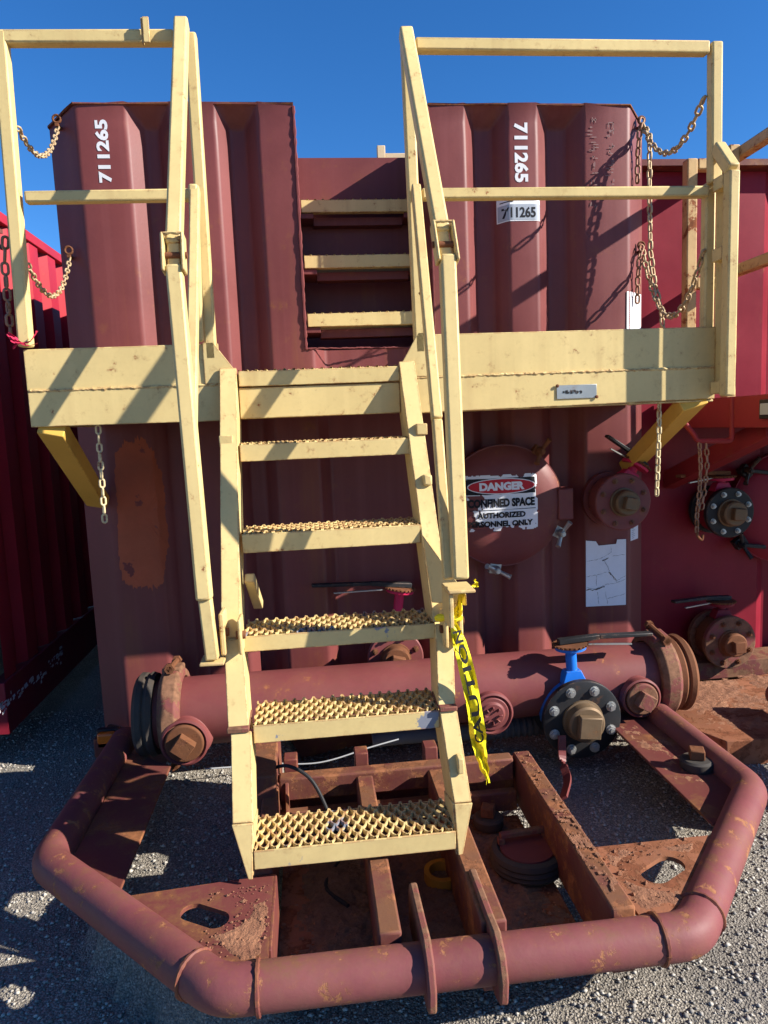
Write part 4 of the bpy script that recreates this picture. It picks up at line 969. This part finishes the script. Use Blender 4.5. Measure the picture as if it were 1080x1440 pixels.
def along(a, b):
    t = .10+(.17-a)/.34*.60; f = t*(len(Ct)-1); i = min(int(f), len(Ct)-2); p = Ct[i].lerp(Ct[i+1], f-i); d = (Ct[i+1]-Ct[i]).normalized(); s = d.cross(V((0, -1, 0))).normalized()
    an = .25*math.sin(t*7); u = s.cross(d); k = (b/.056+.5)*4
    return p+(s*math.cos(an)+u*math.sin(an))*b+u*0+V((0, -.0145, 0))
tex_poly(bm, along); mesh_obj('lettering', bm, INK, tp)
# pink ribbon on the left post
rb = thing('ribbon', 'scrap of pinkish red ribbon tied round the foot of the left rail post', 'ribbon', (-1.168, -.72, 1.67))
ribbon([(-1.21, -.73, 1.70), (-1.185, -.735, 1.675), (-1.165, -.735, 1.668), (-1.14, -.735, 1.675), (-1.118, -.735, 1.705)], lambda t: .014+.006*math.sin(t*9), lambda t: t*1.5, RIBBON, 'ribbon_knot', rb)
ribbon([(-1.20, -.725, 1.655), (-1.175, -.735, 1.668), (-1.15, -.735, 1.66), (-1.125, -.72, 1.668)], lambda t: .012, lambda t: .6+t, RIBBON, 'ribbon_end', rb)

# =================================================================== CHAINS
def link_mesh(mat, L=.036, Wd=.022, r=.0038):
    bm = BM(); pts = []
    a = (L-Wd)/2; R = Wd/2-r
    for k in range(8): q = -PI/2+PI*k/7; pts.append(V((a+R*math.cos(q), R*math.sin(q), 0)))
    for k in range(8): q = PI/2+PI*k/7; pts.append(V((-a+R*math.cos(q), R*math.sin(q), 0)))
    rings = []; n = len(pts)
    for i, p in enumerate(pts):
        d = (pts[(i+1) % n]-pts[i-1]).normalized(); s = V((0, 0, 1)); u = d.cross(s)
        rings.append([bm.verts.new(p+(s*math.cos(2*PI*k/6)+u*math.sin(2*PI*k/6))*r) for k in range(6)])
    for i in range(n):
        A, B = rings[i], rings[(i+1) % n]
        for k in range(6): bm.faces.new((A[k], A[(k+1) % 6], B[(k+1) % 6], B[k]))
    bmesh.ops.recalc_face_normals(bm, faces=bm.faces)
    me = bpy.data.meshes.new('link'); bm.to_mesh(me); bm.free(); me.polygons.foreach_set('use_smooth', [True]*len(me.polygons)); me.materials.append(mat); return me
LM = {m.name: link_mesh(m) for m in (CHAIN_M, CHAIN_Y, CHAIN_R)}
BIG = {m.name: link_mesh(m, .046, .028, .0048) for m in (CHAIN_M, CHAIN_R)}
def chain(label, pts, mat, pitch=.0285, big=False, group='safety chains'):
    P = [V(p) for p in pts]; t = thing('chain', label, 'chain', P[0], group)
    if big: pitch = .0365
    me = (BIG if big else LM)[mat.name]; acc = 0; roll = random.uniform(0, 1); C = [P[0]]; d_ = 0; tot = sum((b-a).length for a, b in zip(P, P[1:])); n = max(2, int(tot/pitch)); step = tot/n
    seg = 0; pos = P[0]; rem = step/2; samples = []
    dist = [0]
    for a, b in zip(P, P[1:]): dist.append(dist[-1]+(b-a).length)
    def at(s):
        for i in range(len(P)-1):
            if dist[i+1] >= s: return P[i].lerp(P[i+1], (s-dist[i])/max(1e-9, dist[i+1]-dist[i])), (P[i+1]-P[i]).normalized()
        return P[-1], (P[-1]-P[-2]).normalized()
    for k in range(n):
        p, d = at((k+.5)*step); s, u = frame_for(d, V((0, 1, .1)))
        a = roll+(PI/2 if k % 2 else 0)+random.uniform(-.25, .25); sy = s*math.cos(a)+u*math.sin(a); sz = d.cross(sy)
        m = Matrix((d, sy, sz)).transposed().to_4x4(); m.translation = p-P[0]
        o = bpy.data.objects.new('link', me); COL.objects.link(o); o.parent = t; o.matrix_local = m
    return t
def sag(a, b, s, n=24, skew=0):
    a, b = V(a), V(b); return [a.lerp(b, k/n)+V((0, 0, -s*4*(k/n)*(1-k/n))) for k in range(n+1)]
chain('upper left gate chain sagging between the left rail post and the tank corner', sag((-1.14, -.67, 2.345), (-1.225, .03, 2.62), .10), CHAIN_M)
chain('lower left gate chain sagging from the left rail post to the tank below the first', sag((-1.15, -.67, 1.925), (-1.225, .03, 2.105), .125), CHAIN_M)
chain('dark rusty chain hanging down outside the left rail post', [(-1.205, -.68, 2.01), (-1.218, -.675, 1.93), (-1.222, -.67, 1.84), (-1.226, -.665, 1.69)], CHAIN_R, big=True)
chain('short cream chain hanging below the left end of the platform', [(-.978, -.66, 1.402), (-.981, -.66, 1.30), (-.984, -.655, 1.18), (-.987, -.65, 1.07)], CHAIN_Y)
chain('cream chain hanging from the platform beside the right brace', [(.993, -.66, 1.402), (.995, -.655, 1.30), (.994, -.65, 1.18), (.99, -.65, 1.06)], CHAIN_Y)
chain('upper right gate chain curving from the right rail post to the tank corner', sag((1.14, -.68, 2.44), (1.262, .03, 2.63), .15), CHAIN_M, big=True)
chain('lower right gate chain sagging from the right post past the rusty yellow post', sag((1.146, -.68, 1.93), (1.262, .03, 2.10), .26), CHAIN_M, big=True)
chain('long pale chain dangling straight down from the upper right tank hook', [(1.262, .02, 2.63), (1.245, -.07, 2.54), (1.236, -.09, 2.3), (1.236, -.1, 2.05), (1.243, -.12, 1.93), (1.262, -.15, 1.80), (1.268, -.16, 1.66)], CHAIN_M, big=True)
chain('short looped end of chain hanging at the upper right tank hook', [(1.262, .03, 2.66), (1.235, -.0, 2.60), (1.232, .01, 2.50), (1.232, .015, 2.38)], CHAIN_R, big=True)
chain('short chain end hanging from the lower right tank hook', [(1.262, .03, 2.12), (1.235, -.0, 2.06), (1.232, .01, 1.96), (1.232, .015, 1.86)], CHAIN_R, big=True)

# =================================================================== RED TANK ON THE RIGHT
RY = .35
rt = thing('storage_tank', 'crimson red steel tank standing to the right of the maroon one', 'tank', (2.65, 2.2, GZ))
bm = BM(); rp = [(1.38, RY), (2.06, RY), (2.12, RY+.05), (2.2, RY+.05), (2.26, RY), (2.45, RY), (2.52, RY+.05), (2.72, RY+.05), (2.79, RY), (3.1, RY), (3.17, RY+.05), (3.4, RY+.05), (3.47, RY), (3.95, RY)]
for (a, ya), (b, yb) in zip(rp, rp[1:]):
    bm.faces.new([bm.verts.new(p) for p in ((a, ya, .02), (b, yb, .02), (b, yb, 2.54), (a, ya, 2.54))])
bmesh.ops.remove_doubles(bm, verts=bm.verts, dist=1e-4); bmesh.ops.subdivide_edges(bm, edges=bm.edges, cuts=6)
for v in bm.verts: v.co.y += .004*noise.noise(V((v.co.x*2, v.co.z*2, 9)))
mesh_obj('front_panel', bm, CRIMSON, rt)
bm = BM(); add_box(bm, 1.376, 3.955, RY-.075, RY+.1, 2.542, 2.575); mesh_obj('top_rim', bm, MAROON_DIRTY, rt, .003)
bm = BM(); add_box(bm, 1.372, 1.379, RY+.002, 9.2, .02, 2.54); mesh_obj('side_panel', bm, CRIMSON, rt)
bm = BM(); add_box(bm, 3.951, 3.958, RY+.002, 9.2, .02, 2.54); mesh_obj('side_panel', bm, CRIMSON, rt)
bm = BM(); add_box(bm, 1.38, 3.95, RY+.1, 9.2, 2.50, 2.54); mesh_obj('roof_panel', bm, CRIMSON, rt)
bm = BM(); add_box(bm, 1.38, 3.95, 9.16, 9.2, .02, 2.50); mesh_obj('rear_panel', bm, CRIMSON, rt)
bm = BM(); add_box(bm, 1.36, 3.9, RY-.18, RY-.005, .0, .09); mesh_obj('base_rail', bm, RUSTY_MAROON, rt, .005)
h2, d2 = hatch(rt, 2.16, .85, RY+.03, .29, CRIMSON, False, 1)
for a, b in ((138, 60), (214, 115), (165, 40)):
    if a == 165: continue
    ra = math.radians(a); clamp(h2, 2.16+.31*math.cos(ra), RY-.10, .85+.31*math.sin(ra), ra, math.radians(b), BLACK, .075)
    bm = BM(); x, z = 2.16+.31*math.cos(ra), .85+.31*math.sin(ra); add_bar(bm, (x, RY-.11, z), (x+.13, RY-.10, z-.02), .025, .02); mesh_obj('clamp_arm', bm, BLACK, h2, .004)
valve('black flanged valve with bronze plug on the crimson tank, upper of two', (1.772, .14, .862), .125, RY+.05, BLACK, CRIMSON, BRASS, STEEL, (0, .03), (1.50, .14, 1.055), PINKRED, RUSTM, 'butterfly valves', .5, .011)
valve('dark maroon flanged valve on the crimson tank, lower of two', (1.772, .12, .205), .135, RY+.05, RUSTY_MAROON, RUSTM, RUSTM, RUSTM, (0, .04), (1.49, .16, .425), CRIMSON, BLACK, 'butterfly valves', .45, .011)
rpf = thing('access_platform', 'red platform with rusty yellow guard rails on the crimson tank', 'platform', (2.7, -.1, 1.29))
bm = BM(); add_box(bm, 1.50, 1.51, -.62, RY-.01, 1.29, 1.42); mesh_obj('end_channel', bm, RED, rpf, .003)
bm = BM(); add_box(bm, 1.51, 3.87, -.62, -.61, 1.29, 1.42); mesh_obj('front_channel', bm, RED, rpf, .003)
bm = BM()
for k in range(23):
    y = -.60+k*.041; add_box(bm, 1.512, 3.86, y, y+.0408, 1.395, 1.40)
mesh_obj('deck_planks', bm, RED, rpf)
bm = BM(); add_bar(bm, (1.60, -.42, 1.285), (1.56, RY-.01, 1.02), .06, .09, (0, 1, 0)); mesh_obj('brace', bm, RED, rpf, .004)
bm = BM(); add_box(bm, 1.485, 1.4995, -.61, -.50, 1.325, 1.40); ml = mesh_obj('light_box', bm, BLACK, rpf, .003)
bm = BM(); add_box(bm, 1.478, 1.4845, -.595, -.515, 1.34, 1.385); mesh_obj('light_lens', bm, GREYBAND, ml, .003)
bm = BM(); add_sweep(bm, smooth_path([(1.50, -.30, 1.42), (1.50, -.30, 1.235), (1.345, -.30, 1.24), (1.33, -.30, 1.27), (1.28, -.25, 1.36)], 5, .02), .011, 12); mesh_obj('chain_rod', bm, RED, rpf)
RW = .05
def ryrail(p0, p1, name='guard_rail', up=(0, 0, 1)):
    bm = BM(); add_bar(bm, p0, p1, RW, RW, up); mesh_obj(name, bm, YELLOW_RUST, rpf, .006)
ryrail((1.535, .12, 1.42), (1.535, .12, 2.515), 'rail_post', (0, 1, 0)); ryrail((1.562, .12, 2.49), (1.712, .12, 2.49)); ryrail((1.562, .12, 1.96), (1.712, .12, 1.96)); ryrail((1.739, .12, 1.42), (1.739, .12, 2.575), 'rail_post', (0, 1, 0))
ryrail((1.79, .30, 2.545), (1.775, -.60, 2.545)); ryrail((1.79, .30, 2.02), (1.775, -.60, 2.02)); ryrail((1.775, -.60, 1.43), (1.775, -.60, 2.57), 'rail_post', (0, 1, 0))
ryrail((1.80, -.60, 2.545), (3.85, -.60, 2.545)); ryrail((1.80, -.60, 2.02), (3.85, -.60, 2.02)); ryrail((2.8, -.60, 1.43), (2.8, -.60, 2.52), 'rail_post', (0, 1, 0))
chain('doubled brown chain with hooks hanging from a red rod by the crimson tank', [(1.352, -.305, 1.235), (1.356, -.31, 1.14), (1.352, -.31, 1.02), (1.345, -.305, .93), (1.348, -.30, .85)], CHAIN_R)
chain('second strand of brown chain looped beside the hooked one on the red rod', [(1.385, -.30, 1.235), (1.388, -.305, 1.15), (1.38, -.305, 1.05), (1.365, -.305, .95)], CHAIN_R)
bm = BM(); add_sweep(bm, catmull([(1.348, -.30, .86), (1.35, -.305, .835), (1.368, -.305, .82), (1.372, -.305, .842)], 6), .006, 8)
tag(mesh_obj('hook', bm, RUSTM, None), 'open rusty hook at the lower end of the brown chain', 'hook')
sk2 = thing('bumper_skid', 'brown rusty skid plate of the crimson tank beside the maroon bumper', 'bumper', (1.9, -.3, GZ))
bm = BM(); add_prism(bm, [(1.20, -.10, -.08), (1.20, -.42, -.08), (1.30, -.62, -.08), (1.62, -.64, -.08), (2.4, -.6, -.08), (2.4, .12, -.08)], (0, 0, .145)); bmesh.ops.subdivide_edges(bm, edges=bm.edges, cuts=3)
mesh_obj('skid_plate', bm, RUSTY_PLATE, sk2, .004)
dirt('rust_flakes', 1.2, 2.3, -.63, .1, .066, .012, RUSTDIRT, 12, 130, -.15, sk2)
bm = BM(); add_sweep(bm, smooth_path([(1.66, -.4, .15), (1.66, -.62, .15), (1.66, -1.1, .15), (2.15, -1.68, .15), (3.2, -1.68, .15)], 5, .085), PR, 24); mesh_obj('bumper_pipe', bm, MAROON_PIPE, sk2)

# =================================================================== RED CONTAINER ON THE LEFT
lc = thing('shipping_container', 'bright red corrugated container on the left with scuffed white bottom rail', 'container', (-3.0, 3, GZ))
bm = BM(); X0 = -1.775; cz0, cz1 = .235, 2.46; pts = []; y = .29
while y < 9:
    pts += [(X0-.0, y), (X0-.0, y+.13), (X0-.04, y+.175), (X0-.04, y+.245)]; y += .29
for (xa, ya), (xb, yb) in zip(pts, pts[1:]):
    bm.faces.new([bm.verts.new(p) for p in ((xa, ya, cz0), (xb, yb, cz0), (xb, yb, cz1), (xa, ya, cz1))])
bmesh.ops.remove_doubles(bm, verts=bm.verts, dist=1e-4); mesh_obj('side_panel', bm, CRIMSON_L, lc)
bm = BM(); add_box(bm, X0-.045, X0+.012,   .25, 9, 2.462, 2.515); mesh_obj('top_rail', bm, CRIMSON_L, lc, .004)
bm = BM(); add_box(bm, X0-.06, X0+.012,   .25, 9, -.02, .232); brl = mesh_obj('bottom_rail', bm, CRIMSON, lc, .004)
bm = BM(); add_box(bm, -4.2, X0-.06,   .25, 9, 2.45, 2.50); mesh_obj('roof_panel', bm, CRIMSON_L, lc)
bm = BM(); add_box(bm, -4.2, X0-.06, .25, .29, .04, 2.45); mesh_obj('end_panel', bm, CRIMSON_L, lc)
bm = BM(); add_box(bm, -4.24, -4.201,   .25, 9, .04, 2.5); mesh_obj('side_panel', bm, CRIMSON_L, lc)
bm = BM(); rnd = random.Random(4)
for k in range(70):                                  # worn remains of white paint on the rail
    y = rnd.uniform(.1, 1.05); z = .13+rnd.gauss(0, .016); w, h = rnd.uniform(.004, .022), rnd.uniform(.003, .010)
    bm.faces.new([bm.verts.new(p) for p in ((X0+.0135, y-w, z-h), (X0+.0135, y+w, z-h*.7), (X0+.0135, y+w*.8, z+h), (X0+.0135, y-w*.9, z+h*.8))])
mesh_obj('worn_marking', bm, WHITE_S, brl)['kind'] = 'stuff'
bm = BM(); add_bar(bm, (X0+.03, .42, 2.36), (X0+.03, .72, 2.40), .012, .02); add_bar(bm, (X0+.03, .42, 2.30), (X0+.03, .72, 2.32), .012, .02); mesh_obj('lashing_bar', bm, MAROON_DIRTY, lc)

# =================================================================== POWER LINES
for k, (z, y0) in enumerate(((11.9, 46), (10.9, 46.4), (9.9, 46.8), (9.1, 47), (8.1, 47.4))):
    bm = BM(); pts = [V((-70+14*i, y0+.2*i, z-1.2*(1-((i-5)/5)**2)*.35)) for i in range(11)]; add_sweep(bm, pts, .022, 6)
    names = ('topmost', 'second from top', 'middle', 'second from bottom', 'lowest')
    tag(mesh_obj('power_line', bm, CABLE, None, origin=(0, y0, z)), 'thin dark overhead wire crossing the sky behind the tanks, %s of five' % names[k], 'power line', 'overhead wires in the sky')

S.cycles.max_bounces = 6
